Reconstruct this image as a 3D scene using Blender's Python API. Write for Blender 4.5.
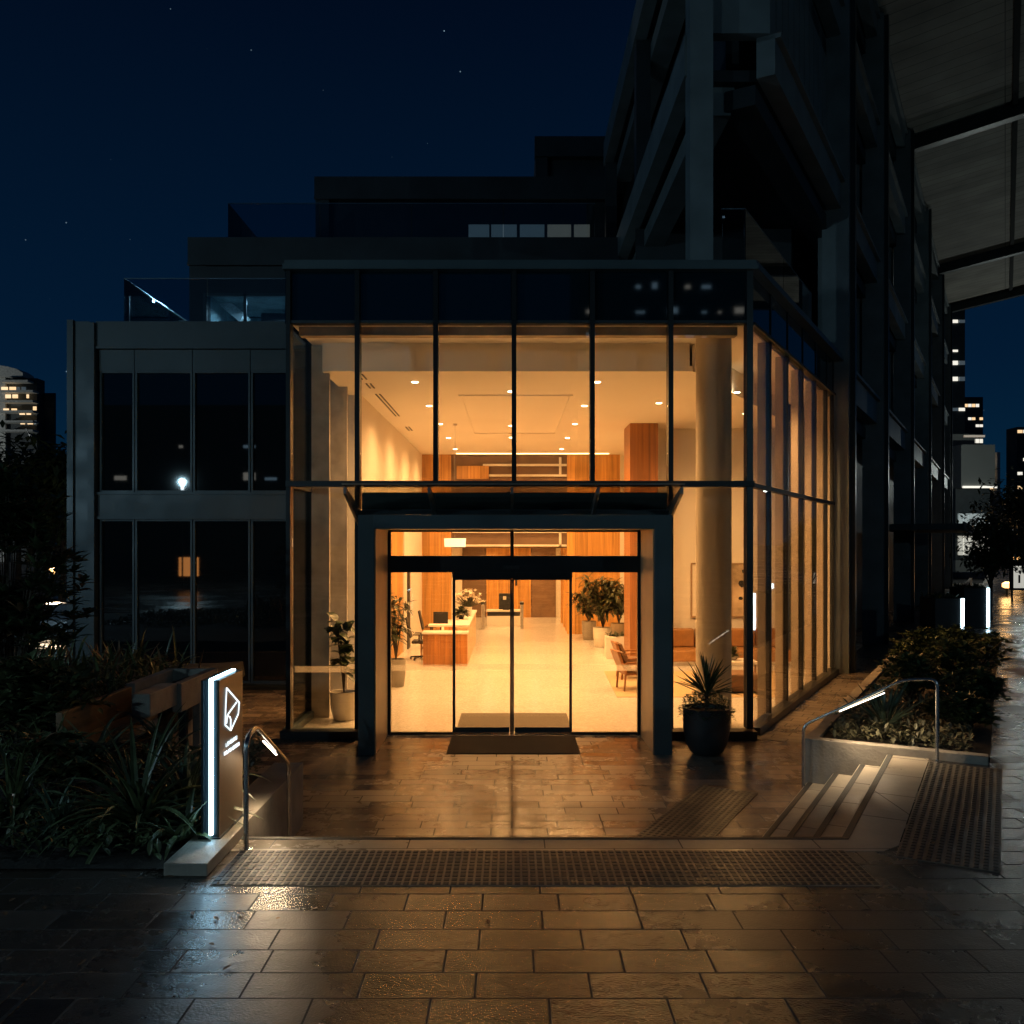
import bpy, math, random
from mathutils import Vector, noise as mnoise
R = math.radians
random.seed(7)
scene = bpy.context.scene
for o in list(bpy.data.objects): bpy.data.objects.remove(o)
col = scene.collection

# ------------------------------------------------------------------ camera
F = 900.0                      # focal length in pixels
HZ = 543.0                     # horizon row
H = 3.15                       # eye above the sunken plaza
ST = 0.60                      # street level above the plaza
cam = bpy.data.cameras.new('camera'); cam.sensor_width = 36; cam.lens = F/1024*36
cam.shift_y = (HZ-512)/1024; cam.clip_end = 3000; cam.clip_start = 0.1
co = bpy.data.objects.new('camera', cam); col.objects.link(co)
co.location = (0, 0, H); co.rotation_euler = (R(90), 0, 0)
scene.camera = co

# ------------------------------------------------------------------ world
w = bpy.data.worlds.new('World'); scene.world = w; w.use_nodes = True
nt = w.node_tree; nt.nodes.clear()
out = nt.nodes.new('ShaderNodeOutputWorld'); bg = nt.nodes.new('ShaderNodeBackground')
tc = nt.nodes.new('ShaderNodeTexCoord'); sep = nt.nodes.new('ShaderNodeSeparateXYZ')
nt.links.new(tc.outputs['Generated'], sep.inputs[0])
ramp = nt.nodes.new('ShaderNodeValToRGB')
nt.links.new(sep.outputs['Z'], ramp.inputs[0])
e = ramp.color_ramp.elements
e[0].position = 0.0; e[0].color = (0.0015, 0.0185, 0.0440, 1)
e[1].position = 0.55; e[1].color = (0.0004, 0.0030, 0.0110, 1)
m = e.new(0.18); m.color = (0.0009, 0.0100, 0.0300, 1)
vor = nt.nodes.new('ShaderNodeTexVoronoi'); vor.inputs['Scale'].default_value = 62
nt.links.new(tc.outputs['Generated'], vor.inputs['Vector'])
lt = nt.nodes.new('ShaderNodeMath'); lt.operation = 'LESS_THAN'; lt.inputs[1].default_value = 0.040
nt.links.new(vor.outputs['Distance'], lt.inputs[0])
sc = nt.nodes.new('ShaderNodeSeparateColor'); nt.links.new(vor.outputs['Color'], sc.inputs[0])
pw = nt.nodes.new('ShaderNodeMath'); pw.operation = 'POWER'; pw.inputs[1].default_value = 5
nt.links.new(sc.outputs[0], pw.inputs[0])
mu = nt.nodes.new('ShaderNodeMath'); mu.operation = 'MULTIPLY'
nt.links.new(lt.outputs[0], mu.inputs[0]); nt.links.new(pw.outputs[0], mu.inputs[1])
st = nt.nodes.new('ShaderNodeMix'); st.data_type = 'RGBA'; st.blend_type = 'ADD'
st.inputs[7].default_value = (0.30, 0.45, 0.55, 1)
nt.links.new(mu.outputs[0], st.inputs[0]); nt.links.new(ramp.outputs[0], st.inputs[6])
nt.links.new(st.outputs[2], bg.inputs[0]); bg.inputs[1].default_value = 1.0
nt.links.new(bg.outputs[0], out.inputs[0])

scene.view_settings.view_transform = 'Standard'; scene.view_settings.look = 'None'
scene.view_settings.exposure = 0.0; scene.view_settings.gamma = 1
WARM = (1.0, 0.515, 0.19)
COOL = (0.62, 0.86, 1.0)
K_LOBBY = 880.0

# ------------------------------------------------------------------ materials
_m = {}
def nodes_of(name):
    m = bpy.data.materials.new(name); m.use_nodes = True
    return m, m.node_tree, m.node_tree.nodes['Principled BSDF']
def mat(name, c, rough=0.5, metal=0.0, var=0.25, scale=3.0, bump=0.0, bscale=40.0, spec=0.5, stretch=(1,1,1), rvar=0.0):
    if name in _m: return _m[name]
    m, t, p = nodes_of(name)
    tc = t.nodes.new('ShaderNodeTexCoord'); mp = t.nodes.new('ShaderNodeMapping'); mp.inputs['Scale'].default_value = stretch
    t.links.new(tc.outputs['Object'], mp.inputs[0])
    n = t.nodes.new('ShaderNodeTexNoise'); n.inputs['Scale'].default_value = scale; n.inputs['Detail'].default_value = 6
    t.links.new(mp.outputs[0], n.inputs['Vector'])
    mr = t.nodes.new('ShaderNodeMapRange'); mr.inputs[1].default_value = .3; mr.inputs[2].default_value = .7
    mr.inputs[3].default_value = 1-var; mr.inputs[4].default_value = 1+var
    t.links.new(n.outputs[0], mr.inputs[0])
    mx = t.nodes.new('ShaderNodeVectorMath'); mx.operation = 'SCALE'; mx.inputs[0].default_value = c
    t.links.new(mr.outputs[0], mx.inputs['Scale']); t.links.new(mx.outputs[0], p.inputs['Base Color'])
    p.inputs['Roughness'].default_value = rough; p.inputs['Metallic'].default_value = metal
    p.inputs['Specular IOR Level'].default_value = spec
    if rvar:
        r2 = t.nodes.new('ShaderNodeMapRange'); r2.inputs[1].default_value = .35; r2.inputs[2].default_value = .65
        r2.inputs[3].default_value = max(.03, rough-rvar); r2.inputs[4].default_value = rough+rvar
        t.links.new(n.outputs[0], r2.inputs[0]); t.links.new(r2.outputs[0], p.inputs['Roughness'])
    if bump:
        b = t.nodes.new('ShaderNodeBump'); b.inputs['Strength'].default_value = bump; b.inputs['Distance'].default_value = .01
        n2 = t.nodes.new('ShaderNodeTexNoise'); n2.inputs['Scale'].default_value = bscale; n2.inputs['Detail'].default_value = 5
        t.links.new(mp.outputs[0], n2.inputs['Vector']); t.links.new(n2.outputs[0], b.inputs['Height']); t.links.new(b.outputs[0], p.inputs['Normal'])
    _m[name] = m; return m
def emit(name, c, s):
    if name in _m: return _m[name]
    m, t, p = nodes_of(name)
    p.inputs['Base Color'].default_value = (.8,.8,.8,1); p.inputs['Emission Color'].default_value = (*c, 1); p.inputs['Emission Strength'].default_value = s
    _m[name] = m; return m
def glass(name, tint=(.93,.96,.95), ior=1.5, rough=0.0, boost=1.0):
    m = bpy.data.materials.new(name); m.use_nodes = True; t = m.node_tree; t.nodes.clear()
    o = t.nodes.new('ShaderNodeOutputMaterial'); mx = t.nodes.new('ShaderNodeMixShader')
    tr = t.nodes.new('ShaderNodeBsdfTransparent'); tr.inputs[0].default_value = (*tint, 1)
    g = t.nodes.new('ShaderNodeBsdfGlossy'); g.inputs['Roughness'].default_value = rough; g.inputs[0].default_value = (.95,.97,1,1)
    f = t.nodes.new('ShaderNodeFresnel'); f.inputs[0].default_value = ior
    ml = t.nodes.new('ShaderNodeMath'); ml.operation = 'MULTIPLY'; ml.inputs[1].default_value = boost; ml.use_clamp = True
    t.links.new(f.outputs[0], ml.inputs[0]); t.links.new(ml.outputs[0], mx.inputs[0])
    t.links.new(tr.outputs[0], mx.inputs[1]); t.links.new(g.outputs[0], mx.inputs[2]); t.links.new(mx.outputs[0], o.inputs[0])
    _m[name] = m; return m
def pavers(name, c, bw, bh, rot=0.0, wet=0.5, mortar=.006, off=(0,0), dark=.35, rlo=.16, rhi=.5, bump=.5, irregular=True, riven=.9, sparkle=.34, warp=1.2):
    m, t, p = nodes_of(name); L = t.links.new; N = t.nodes.new
    tc = N('ShaderNodeTexCoord'); mp = N('ShaderNodeMapping'); mp.inputs['Rotation'].default_value = (0,0,rot); mp.inputs['Location'].default_value = (off[0],off[1],0)
    L(tc.outputs['Object'], mp.inputs[0])
    br = N('ShaderNodeTexBrick'); br.offset = .5; br.inputs['Scale'].default_value = 1
    if irregular: br.offset = .37; br.offset_frequency = 2; br.squash = .82; br.squash_frequency = 3
    br.inputs['Brick Width'].default_value = bw; br.inputs['Row Height'].default_value = bh
    br.inputs['Mortar Size'].default_value = mortar; br.inputs['Mortar Smooth'].default_value = .2; br.inputs['Bias'].default_value = 0
    br.inputs['Color1'].default_value = (0,0,0,1); br.inputs['Color2'].default_value = (1,1,1,1); br.inputs['Mortar'].default_value = (.3,.3,.3,1)
    L(mp.outputs[0], br.inputs['Vector'])
    n1 = N('ShaderNodeTexNoise'); n1.inputs['Scale'].default_value = .55; n1.inputs['Detail'].default_value = 4; n1.inputs['Distortion'].default_value = .6
    n2 = N('ShaderNodeTexNoise'); n2.inputs['Scale'].default_value = 9; n2.inputs['Detail'].default_value = 8; n2.inputs['Roughness'].default_value = .65
    n3 = N('ShaderNodeTexNoise'); n3.inputs['Scale'].default_value = 60; n3.inputs['Detail'].default_value = 4
    n4 = N('ShaderNodeTexNoise'); n4.inputs['Scale'].default_value = 4.5; n4.inputs['Detail'].default_value = 2
    for n in (n1, n2, n3, n4): L(tc.outputs['Object'], n.inputs['Vector'])
    # base colour: stone, brick-to-brick variation, mortar, stains
    rb = N('ShaderNodeMapRange'); rb.inputs[3].default_value = 1-dark; rb.inputs[4].default_value = 1+dark; L(br.outputs['Color'], rb.inputs[0])
    rn = N('ShaderNodeMapRange'); rn.inputs[1].default_value=.3; rn.inputs[2].default_value=.7; rn.inputs[3].default_value = .82; rn.inputs[4].default_value = 1.18; L(n2.outputs[0], rn.inputs[0])
    ml = N('ShaderNodeMath'); ml.operation='MULTIPLY'; L(rb.outputs[0], ml.inputs[0]); L(rn.outputs[0], ml.inputs[1])
    sv = N('ShaderNodeVectorMath'); sv.operation='SCALE'; sv.inputs[0].default_value = c; L(ml.outputs[0], sv.inputs['Scale'])
    mx = N('ShaderNodeMix'); mx.data_type='RGBA'; mx.inputs[7].default_value=(c[0]*.16,c[1]*.16,c[2]*.16,1)
    L(br.outputs['Fac'], mx.inputs[0]); L(sv.outputs[0], mx.inputs[6]); L(mx.outputs[2], p.inputs['Base Color'])
    # wetness: patches plus per-stone variation
    a = N('ShaderNodeMath'); a.operation='MULTIPLY_ADD'; a.inputs[1].default_value=.16; L(br.outputs['Color'], a.inputs[0]); L(n1.outputs[0], a.inputs[2])
    a2 = N('ShaderNodeMath'); a2.operation='MULTIPLY_ADD'; a2.inputs[1].default_value=.35; L(n2.outputs[0], a2.inputs[0]); L(a.outputs[0], a2.inputs[2])
    rr = N('ShaderNodeMapRange'); rr.inputs[1].default_value=.55+.25*(wet-.5)+.05; rr.inputs[2].default_value=.95+.25*(wet-.5); rr.inputs[3].default_value=rlo; rr.inputs[4].default_value=rhi
    L(a2.outputs[0], rr.inputs[0]); mxr = N('ShaderNodeMix'); mxr.inputs[3].default_value=.8
    L(br.outputs['Fac'], mxr.inputs[0]); L(rr.outputs[0], mxr.inputs[2]); L(mxr.outputs[0], p.inputs['Roughness'])
    # relief: joints, riven face, each stone slightly tilted by the wide noise
    hj = N('ShaderNodeMath'); hj.operation='MULTIPLY'; hj.inputs[1].default_value=-1.0; L(br.outputs['Fac'], hj.inputs[0])
    h2 = N('ShaderNodeMath'); h2.operation='MULTIPLY_ADD'; h2.inputs[1].default_value=riven; L(n2.outputs[0], h2.inputs[0]); L(hj.outputs[0], h2.inputs[2])
    h3 = N('ShaderNodeMath'); h3.operation='MULTIPLY_ADD'; h3.inputs[1].default_value=sparkle; L(n3.outputs[0], h3.inputs[0]); L(h2.outputs[0], h3.inputs[2])
    h4 = N('ShaderNodeMath'); h4.operation='MULTIPLY_ADD'; h4.inputs[1].default_value=warp; L(n4.outputs[0], h4.inputs[0]); L(h3.outputs[0], h4.inputs[2])
    b = N('ShaderNodeBump'); b.inputs['Strength'].default_value=bump; b.inputs['Distance'].default_value=.008; L(h4.outputs[0], b.inputs['Height']); L(b.outputs[0], p.inputs['Normal'])
    p.inputs['Specular IOR Level'].default_value = 1.0
    _m[name] = m; return m
def wood(name, c, plank=.0, scale=1.0, rough=.45, axis='Z', var=.28):
    m, t, p = nodes_of(name); L=t.links.new; N=t.nodes.new
    tc=N('ShaderNodeTexCoord'); mp=N('ShaderNodeMapping')
    s={'Z':(9,9,.35),'Y':(9,.35,9),'X':(.35,9,9)}[axis]; mp.inputs['Scale'].default_value=tuple(k*scale for k in s)
    L(tc.outputs['Object'],mp.inputs[0]); n=N('ShaderNodeTexNoise'); n.inputs['Scale'].default_value=1.6; n.inputs['Detail'].default_value=7; n.inputs['Distortion'].default_value=.4
    L(mp.outputs[0],n.inputs['Vector']); mr=N('ShaderNodeMapRange'); mr.inputs[1].default_value=.3; mr.inputs[2].default_value=.7; mr.inputs[3].default_value=1-var; mr.inputs[4].default_value=1+var
    L(n.outputs[0],mr.inputs[0]); last=mr.outputs[0]
    if plank:
        # veneer leaves: a white-noise value per strip
        sp=N('ShaderNodeSeparateXYZ'); L(tc.outputs['Object'],sp.inputs[0])
        ad=N('ShaderNodeMath'); ad.operation='ADD'; L(sp.outputs['X'],ad.inputs[0]); L(sp.outputs['Y'],ad.inputs[1])
        dv=N('ShaderNodeMath'); dv.operation='DIVIDE'; dv.inputs[1].default_value=plank; L(ad.outputs[0],dv.inputs[0])
        fl=N('ShaderNodeMath'); fl.operation='FLOOR'; L(dv.outputs[0],fl.inputs[0]); wn=N('ShaderNodeTexWhiteNoise'); wn.noise_dimensions='1D'; L(fl.outputs[0],wn.inputs['W'])
        r2=N('ShaderNodeMapRange'); r2.inputs[3].default_value=.78; r2.inputs[4].default_value=1.2; L(wn.outputs['Value'],r2.inputs[0])
        fr=N('ShaderNodeMath'); fr.operation='FRACT'; L(dv.outputs[0],fr.inputs[0]); g=N('ShaderNodeMath'); g.operation='GREATER_THAN'; g.inputs[1].default_value=.03; L(fr.outputs[0],g.inputs[0])
        g2=N('ShaderNodeMapRange'); g2.inputs[3].default_value=.5; L(g.outputs[0],g2.inputs[0])
        q=N('ShaderNodeMath'); q.operation='MULTIPLY'; L(last,q.inputs[0]); L(r2.outputs[0],q.inputs[1])
        q2=N('ShaderNodeMath'); q2.operation='MULTIPLY'; L(q.outputs[0],q2.inputs[0]); L(g2.outputs[0],q2.inputs[1]); last=q2.outputs[0]
    v=N('ShaderNodeVectorMath'); v.operation='SCALE'; v.inputs[0].default_value=c; L(last,v.inputs['Scale']); L(v.outputs[0],p.inputs['Base Color'])
    p.inputs['Roughness'].default_value=rough; _m[name]=m; return m

U = Vector((.4806, .8770, 0)); V = Vector((.8770, -.4806, 0)); TH = math.atan2(.4806, .8770)
G0 = Vector((3.89, 14.6, 0))
dark_metal = mat('dark_metal', (.030,.040,.042), .38, .3, .2, 2.5, .15, 60)
portal_metal = mat('portal_metal', (.062,.088,.095), .42, .1, .15, 1.5, .1, 60)
mullion_metal = mat('mullion_metal', (.022,.026,.027), .35, .4, .15)
bronze_fin = mat('bronze_fin', (.55,.47,.37), .5, .1, .12)
clad = mat('cladding_metal', (.046,.062,.067), .5, .15, .25, 1.2, .15, 30, rvar=.1)
clad_dark = mat('dark_cladding', (.026,.034,.039), .55, .1, .3, 1.0, .1, 30)
concrete = mat('pale_concrete', (.33,.29,.235), .5, 0, .34, 3.6, .6, 60, rvar=.15)
concrete2 = mat('board_concrete', (.27,.24,.20), .65, 0, .25, 3.2, .5, 30)
nosing = mat('dark_nosing', (.035,.035,.035), .6, 0, .2, 20, .4, 90)
steel = mat('brushed_steel', (.55,.54,.52), .27, 1.0, .08, 12)
paving = pavers('street_pavers', (.058,.043,.033), .66, .30, 0, .45, off=(.21,.06), rlo=.11, rhi=.36, bump=.8, mortar=.007, riven=.45, sparkle=.55, warp=.7)
plaza_m = pavers('plaza_pavers', (.26,.195,.14), .62, .255, 0, .5, rlo=.10, rhi=.40, bump=.45, mortar=.008, riven=.5, sparkle=.4, warp=.8)
path_m = pavers('path_pavers', (.16,.13,.10), .62, .255, TH, .5, rlo=.22, rhi=.55, bump=.6, mortar=.011)
coping_m = pavers('coping_stone', (.30,.255,.20), 1.15, 5.0, 0, .5, off=(.3,2.5), rlo=.25, rhi=.55, bump=.3, dark=.12, irregular=False)
tact_base = mat('tactile_base', (.26,.22,.17), .5, 0, .25, 5, .3, 50, rvar=.15)
tact_dark = mat('tactile_dark_base', (.105,.090,.070), .5, 0, .25, 5, .3, 50, rvar=.15)
tact_stud = mat('tactile_stud', (.032,.029,.026), .45, 0, .3, 8)
soil = mat('soil', (.022,.017,.012), .9, 0, .5, 6, .9, 30)
terrazzo = mat('terrazzo', (.60,.57,.51), .17, 0, .16, 22, 0, rvar=.06)
plaster = mat('cream_plaster', (.76,.70,.60), .75, 0, .04, .8)
ceil_m = mat('ceiling_white', (.88,.84,.76), .85, 0, .03, .6)
oak = wood('oak_panel', (.56,.285,.075), .42)
oak_dark = wood('walnut_panel', (.30,.115,.030), .3)
oak_desk = wood('desk_wood', (.42,.165,.040), .17)
timber = wood('bench_timber', (.19,.10,.045), 0, 1, .5, 'Y')
brown = mat('brown_panel', (.17,.105,.06), .6, 0, .12, 2)
elev = mat('lift_door', (.24,.15,.09), .4, .3, .15, 3)
charcoal = mat('charcoal', (.02,.02,.02), .5, 0, .1)
white_lac = mat('white_lacquer', (.78,.74,.66), .35, 0, .03)
tan_leather = mat('tan_leather', (.36,.17,.055), .45, 0, .15, 6, .2, 60)
cushion = mat('brown_cushion', (.16,.08,.035), .7, 0, .15, 6)
rug_m = mat('sisal_rug', (.44,.32,.18), .95, 0, .15, 40, .5, 200)
mat_m = mat('entrance_mat', (.13,.105,.08), .95, 0, .2, 60, .6, 220)
mat_out = mat('outdoor_mat', (.045,.036,.028), .95, 0, .25, 60, .6, 220)
pot_white = mat('white_pot', (.70,.65,.56), .5, 0, .05)
pot_grey = mat('grey_pot', (.30,.26,.21), .6, 0, .12)
pot_black = mat('black_pot', (.020,.022,.024), .42, 0, .2, 5, .1, 40)
leaf_dk = mat('dark_leaf', (.040,.062,.026), .33, 0, .5, 9)
leaf_md = mat('mid_leaf', (.085,.105,.045), .38, 0, .45, 9)
leaf_strap = mat('strap_leaf', (.085,.120,.075), .35, 0, .4, 5)
leaf_pale = mat('pale_leaf', (.10,.095,.055), .5, 0, .5, 9)
leaf_brown = mat('russet_leaf', (.16,.085,.04), .5, 0, .4, 9)
leaf_in = mat('indoor_leaf', (.045,.050,.018), .4, 0, .4, 9)
bark = mat('bark', (.06,.045,.03), .9, 0, .3, 12, .6, 40)
flower_m = mat('cream_flower', (.85,.76,.62), .6, 0, .12, 20)

def film(name):
    m=bpy.data.materials.new(name); m.use_nodes=True; t=m.node_tree; t.nodes.clear(); o=t.nodes.new('ShaderNodeOutputMaterial'); a=t.nodes.new('ShaderNodeMixShader'); a.inputs[0].default_value=.24
    tr=t.nodes.new('ShaderNodeBsdfTransparent'); tl=t.nodes.new('ShaderNodeBsdfTranslucent'); tl.inputs[0].default_value=(.85,.80,.72,1)
    t.links.new(tr.outputs[0],a.inputs[1]); t.links.new(tl.outputs[0],a.inputs[2]); t.links.new(a.outputs[0],o.inputs[0]); return m
vision_film = film('vision_film')
glass('clear_glass', (.90,.90,.86), 1.45, 0, 1.0)
glass('side_glass', (.93,.91,.86), 1.35, 0, .40)
glass('balustrade_glass', (.66,.74,.78), 1.5, 0, 1.6)
glass('canopy_glass', (.70,.68,.62), 1.35, .02, .25)
dark_glass = mat('dark_window_glass', (.004,.007,.009), .02, 0, .0, 1, 0, spec=1.0)
spandrel_glass = mat('spandrel_glass', (.004,.014,.021), .03, 0, .0, 1, 0, spec=1.0)
led_cool = emit('led_cool', (.42,.76,1.0), 20.0)
led_plant = emit('led_planter', (.60,.86,1.0), 7.0)
led_warm = emit('led_warm', (1.0,.86,.66), 6.0)
logo_em = emit('logo_light', (.80,.93,1.0), 1.5)
dl_em = emit('downlight_glow', (1.0,.80,.50), 14.0)
lamp_em = emit('pendant_glow', (1.0,.80,.52), 1.25)
win_warm = emit('lit_window_warm', (1.0,.66,.34), 1.1)
win_white = emit('lit_window_white', (.95,.90,.78), 1.0)
win_dim = emit('lit_window_dim', (.30,.42,.50), .10)
win_blue = emit('lit_window_blue', (.45,.72,.95), .9)

# ------------------------------------------------------------------ mesh builder
def frame_uv(origin=G0, inv=False):
    def f(a, b, z): p = origin + V*a + U*b; return (p.x, p.y, z)
    return f
FG = frame_uv()           # a = outwards from the side face, b = distance along it
ID = lambda x, y, z: (x, y, z)
class MB:
    def __init__(s): s.v = []; s.f = []
    def quad(s, *p):
        n = len(s.v); s.v += [tuple(q) for q in p]; s.f.append(tuple(range(n, n+len(p))))
    def box(s, x0, x1, y0, y1, z0, z1, fr=ID):
        x0, x1 = min(x0,x1), max(x0,x1); y0, y1 = min(y0,y1), max(y0,y1); z0, z1 = min(z0,z1), max(z0,z1)
        n = len(s.v)
        for z in (z0, z1):
            for x, y in ((x0,y0),(x1,y0),(x1,y1),(x0,y1)): s.v.append(fr(x,y,z))
        for q in ((3,2,1,0),(4,5,6,7),(0,1,5,4),(1,2,6,5),(2,3,7,6),(3,0,4,7)): s.f.append(tuple(n+i for i in q))
        return s
    def prism(s, pts, z0, z1):
        a = sum(pts[i][0]*pts[(i+1)%len(pts)][1]-pts[(i+1)%len(pts)][0]*pts[i][1] for i in range(len(pts)))
        if a < 0: pts = pts[::-1]
        n = len(s.v); k = len(pts)
        s.v += [(p[0],p[1],z0) for p in pts] + [(p[0],p[1],z1) for p in pts]
        s.f.append(tuple(n+k+i for i in range(k))); s.f.append(tuple(n+k-1-i for i in range(k)))
        for i in range(k): j=(i+1)%k; s.f.append((n+i,n+j,n+k+j,n+k+i))
        return s
    def hexa(s, b, t):
        n = len(s.v); s.v += list(b)+list(t)
        for q in ((3,2,1,0),(4,5,6,7),(0,1,5,4),(1,2,6,5),(2,3,7,6),(3,0,4,7)): s.f.append(tuple(n+i for i in q))
        return s
    def bar(s, p, q, wx=.05, wy=None, up=(0,0,1)):
        p=Vector(p); q=Vector(q); d=(q-p).normalized(); a=d.cross(Vector(up)); 
        if a.length<1e-4: a=Vector((1,0,0))
        a.normalize(); b=a.cross(d).normalized(); wy=wy or wx
        a*=wx/2; b*=wy/2
        return s.hexa([tuple(p-a-b),tuple(p+a-b),tuple(p+a+b),tuple(p-a+b)],[tuple(q-a-b),tuple(q+a-b),tuple(q+a+b),tuple(q-a+b)])
    def tube(s, pts, r, n=12, cap=True, r1=None):
        pts=[Vector(p) for p in pts]; rings=[]; a=None
        for i,p in enumerate(pts):
            d=(pts[min(i+1,len(pts)-1)]-pts[max(i-1,0)]).normalized()
            if a is None:
                a=d.cross(Vector((0,0,1)) if abs(d.z)<.9 else Vector((1,0,0))).normalized()
            else: a=(a-d*a.dot(d)).normalized()
            b=d.cross(a); rr=r if r1 is None else r+(r1-r)*i/(len(pts)-1)
            k=len(s.v); rings.append(k)
            for j in range(n):
                t=2*math.pi*j/n; s.v.append(tuple(p+a*math.cos(t)*rr+b*math.sin(t)*rr))
        for i in range(len(rings)-1):
            for j in range(n): s.f.append((rings[i]+j,rings[i]+(j+1)%n,rings[i+1]+(j+1)%n,rings[i+1]+j))
        if cap: s.f.append(tuple(rings[0]+n-1-j for j in range(n))); s.f.append(tuple(rings[-1]+j for j in range(n)))
        return s
    def lathe(s, cx, cy, prof, n=28):
        rings=[]
        for r,z in prof:
            rings.append(len(s.v))
            for j in range(n): t=2*math.pi*j/n; s.v.append((cx+r*math.cos(t),cy+r*math.sin(t),z))
        for i in range(len(rings)-1):
            for j in range(n): s.f.append((rings[i]+j,rings[i]+(j+1)%n,rings[i+1]+(j+1)%n,rings[i+1]+j))
        s.f.append(tuple(rings[0]+n-1-j for j in range(n))); s.f.append(tuple(rings[-1]+j for j in range(n)))
        return s
    def leaf(s, p, d, L, W, droop=.5, seg=4, fold=.25, shape='lance'):
        p=Vector(p); d=Vector(d).normalized(); side=d.cross(Vector((0,0,1)))
        if side.length<1e-3: side=Vector((1,0,0))
        side.normalize(); prev=None; cur=p.copy(); dd=d.copy()
        for i in range(seg+1):
            t=i/seg
            wv = {'lance':math.sin(math.pi*(t*.92+.06))**.8,'strap':(1-t**3)*(.55+.45*min(1,t*4)),'round':math.sin(math.pi*min(1,t*.97+.03))**.55}[shape]
            wv=max(wv,.02)*W/2; up=side.cross(dd).normalized()
            a=cur-side*wv+up*wv*fold*2; c=cur+side*wv+up*wv*fold*2
            k=len(s.v); s.v += [tuple(a),tuple(cur),tuple(c)]
            if prev is not None: s.f += [(prev,prev+1,k+1,k),(prev+1,prev+2,k+2,k+1)]
            prev=k; dd=(dd+Vector((0,0,-1))*droop/seg).normalized(); cur=cur+dd*(L/seg)
        return s
    def build(s, name, m, parent=None, smooth=False, bevel=0, loc=None):
        me=bpy.data.meshes.new(name)
        vs=s.v
        if loc is not None: vs=[(x-loc[0],y-loc[1],z-loc[2]) for x,y,z in vs]
        me.from_pydata(vs,[],s.f); me.validate(); me.materials.append(m)
        if smooth:
            for p in me.polygons: p.use_smooth=True
            try: me.set_sharp_from_angle(angle=R(45))
            except Exception: pass
        o=bpy.data.objects.new(name,me); col.objects.link(o)
        if loc is not None: o.location=loc
        if parent is not None:
            o.parent=parent
            # vertices were written in world space: undo the parent's place
            if loc is None and parent.type=='EMPTY':
                o.matrix_parent_inverse = parent_world(parent).inverted()
            elif loc is None:
                pr=parent
                o.matrix_parent_inverse = parent_world(pr).inverted()
        if bevel:
            b=o.modifiers.new('bevel','BEVEL'); b.width=bevel; b.segments=2; b.limit_method='ANGLE'; b.angle_limit=R(40)
        return o
from mathutils import Matrix, Euler
def parent_world(p):
    m = Matrix.Translation(p.location) @ p.rotation_euler.to_matrix().to_4x4()
    if p.parent: m = parent_world(p.parent) @ p.matrix_parent_inverse @ m
    return m
def tag(o, label=None, cat=None, group=None, kind=None):
    if label: o['label']=label
    if cat: o['category']=cat
    if group: o['group']=group
    if kind: o['kind']=kind
    return o
def thing(name, loc, label, cat, group=None, rz=0):
    o=bpy.data.objects.new(name,None); col.objects.link(o); o.location=loc; o.rotation_euler=(0,0,rz); o.empty_display_size=.3
    return tag(o,label,cat,group)
def struct(o, label=None, cat=None): o['kind']='structure'; return tag(o,label,cat)
def bx(name, m, parent, *a, fr=ID, bevel=0): return MB().box(*a, fr=fr).build(name, m, parent, bevel=bevel)
def dup(root, loc, rz=None, label=None):
    r=root.copy(); col.objects.link(r); r.location=loc
    if rz is not None: r.rotation_euler=(0,0,rz)
    if label: r['label']=label
    for ch in list(root.children):
        c=ch.copy(); col.objects.link(c); c.parent=r
        for g in ch.children:
            d=g.copy(); col.objects.link(d); d.parent=c
    return r
def spot(name, loc, power, color, size=R(130), blend=.6, rad=.06, parent=None, aim=(0,0,-1)):
    l=bpy.data.lights.new(name,'SPOT'); l.energy=power; l.color=color; l.spot_size=size; l.spot_blend=blend; l.shadow_soft_size=rad
    o=bpy.data.objects.new(name,l); col.objects.link(o)
    o.rotation_euler=Vector(aim).to_track_quat('-Z','Y').to_euler(); o.location=loc
    if parent: o.parent=parent; o.matrix_parent_inverse=parent_world(parent).inverted()
    return o
def at(px, py, Z): return ((px-512)/F*Z, Z, H-(py-HZ)/F*Z)
def XP(px, Z): return (px-512)/F*Z
def sx(Y): return 3.89+.548*(Y-14.6)      # x of the side face at depth Y

# ------------------------------------------------------------------ ground, street, steps
gb=MB(); gb.quad((-900,-900,-.05),(900,-900,-.05),(900,1500,-.05),(-900,1500,-.05))
struct(gb.build('ground', mat('asphalt',(.03,.03,.03),.7,0,.3,2,.4,60)))
A0=Vector((2.85,7.80,0)); W0=Vector((3.66,11.30,0)); TR=.31
def edge(n, extend=0):
    c=Vector((2.85-.184*n, 7.80+TR*n,0)); t=U.dot(W0-A0); wp=A0-V*TR*n+U*t
    return [Vector((-2.335,7.80+TR*n,0)), c, wp]
e0=edge(0); far=A0+U*620
pl=MB(); pl.prism([(-14,7.8),(-2.335,7.8),(e0[1].x,e0[1].y),(far.x,far.y),(900,far.y),(900,-200),(-400,-200),(-400,5.5),(-14,5.5)],-.04,ST)
struct(pl.build('street_pavement', paving))
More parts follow.
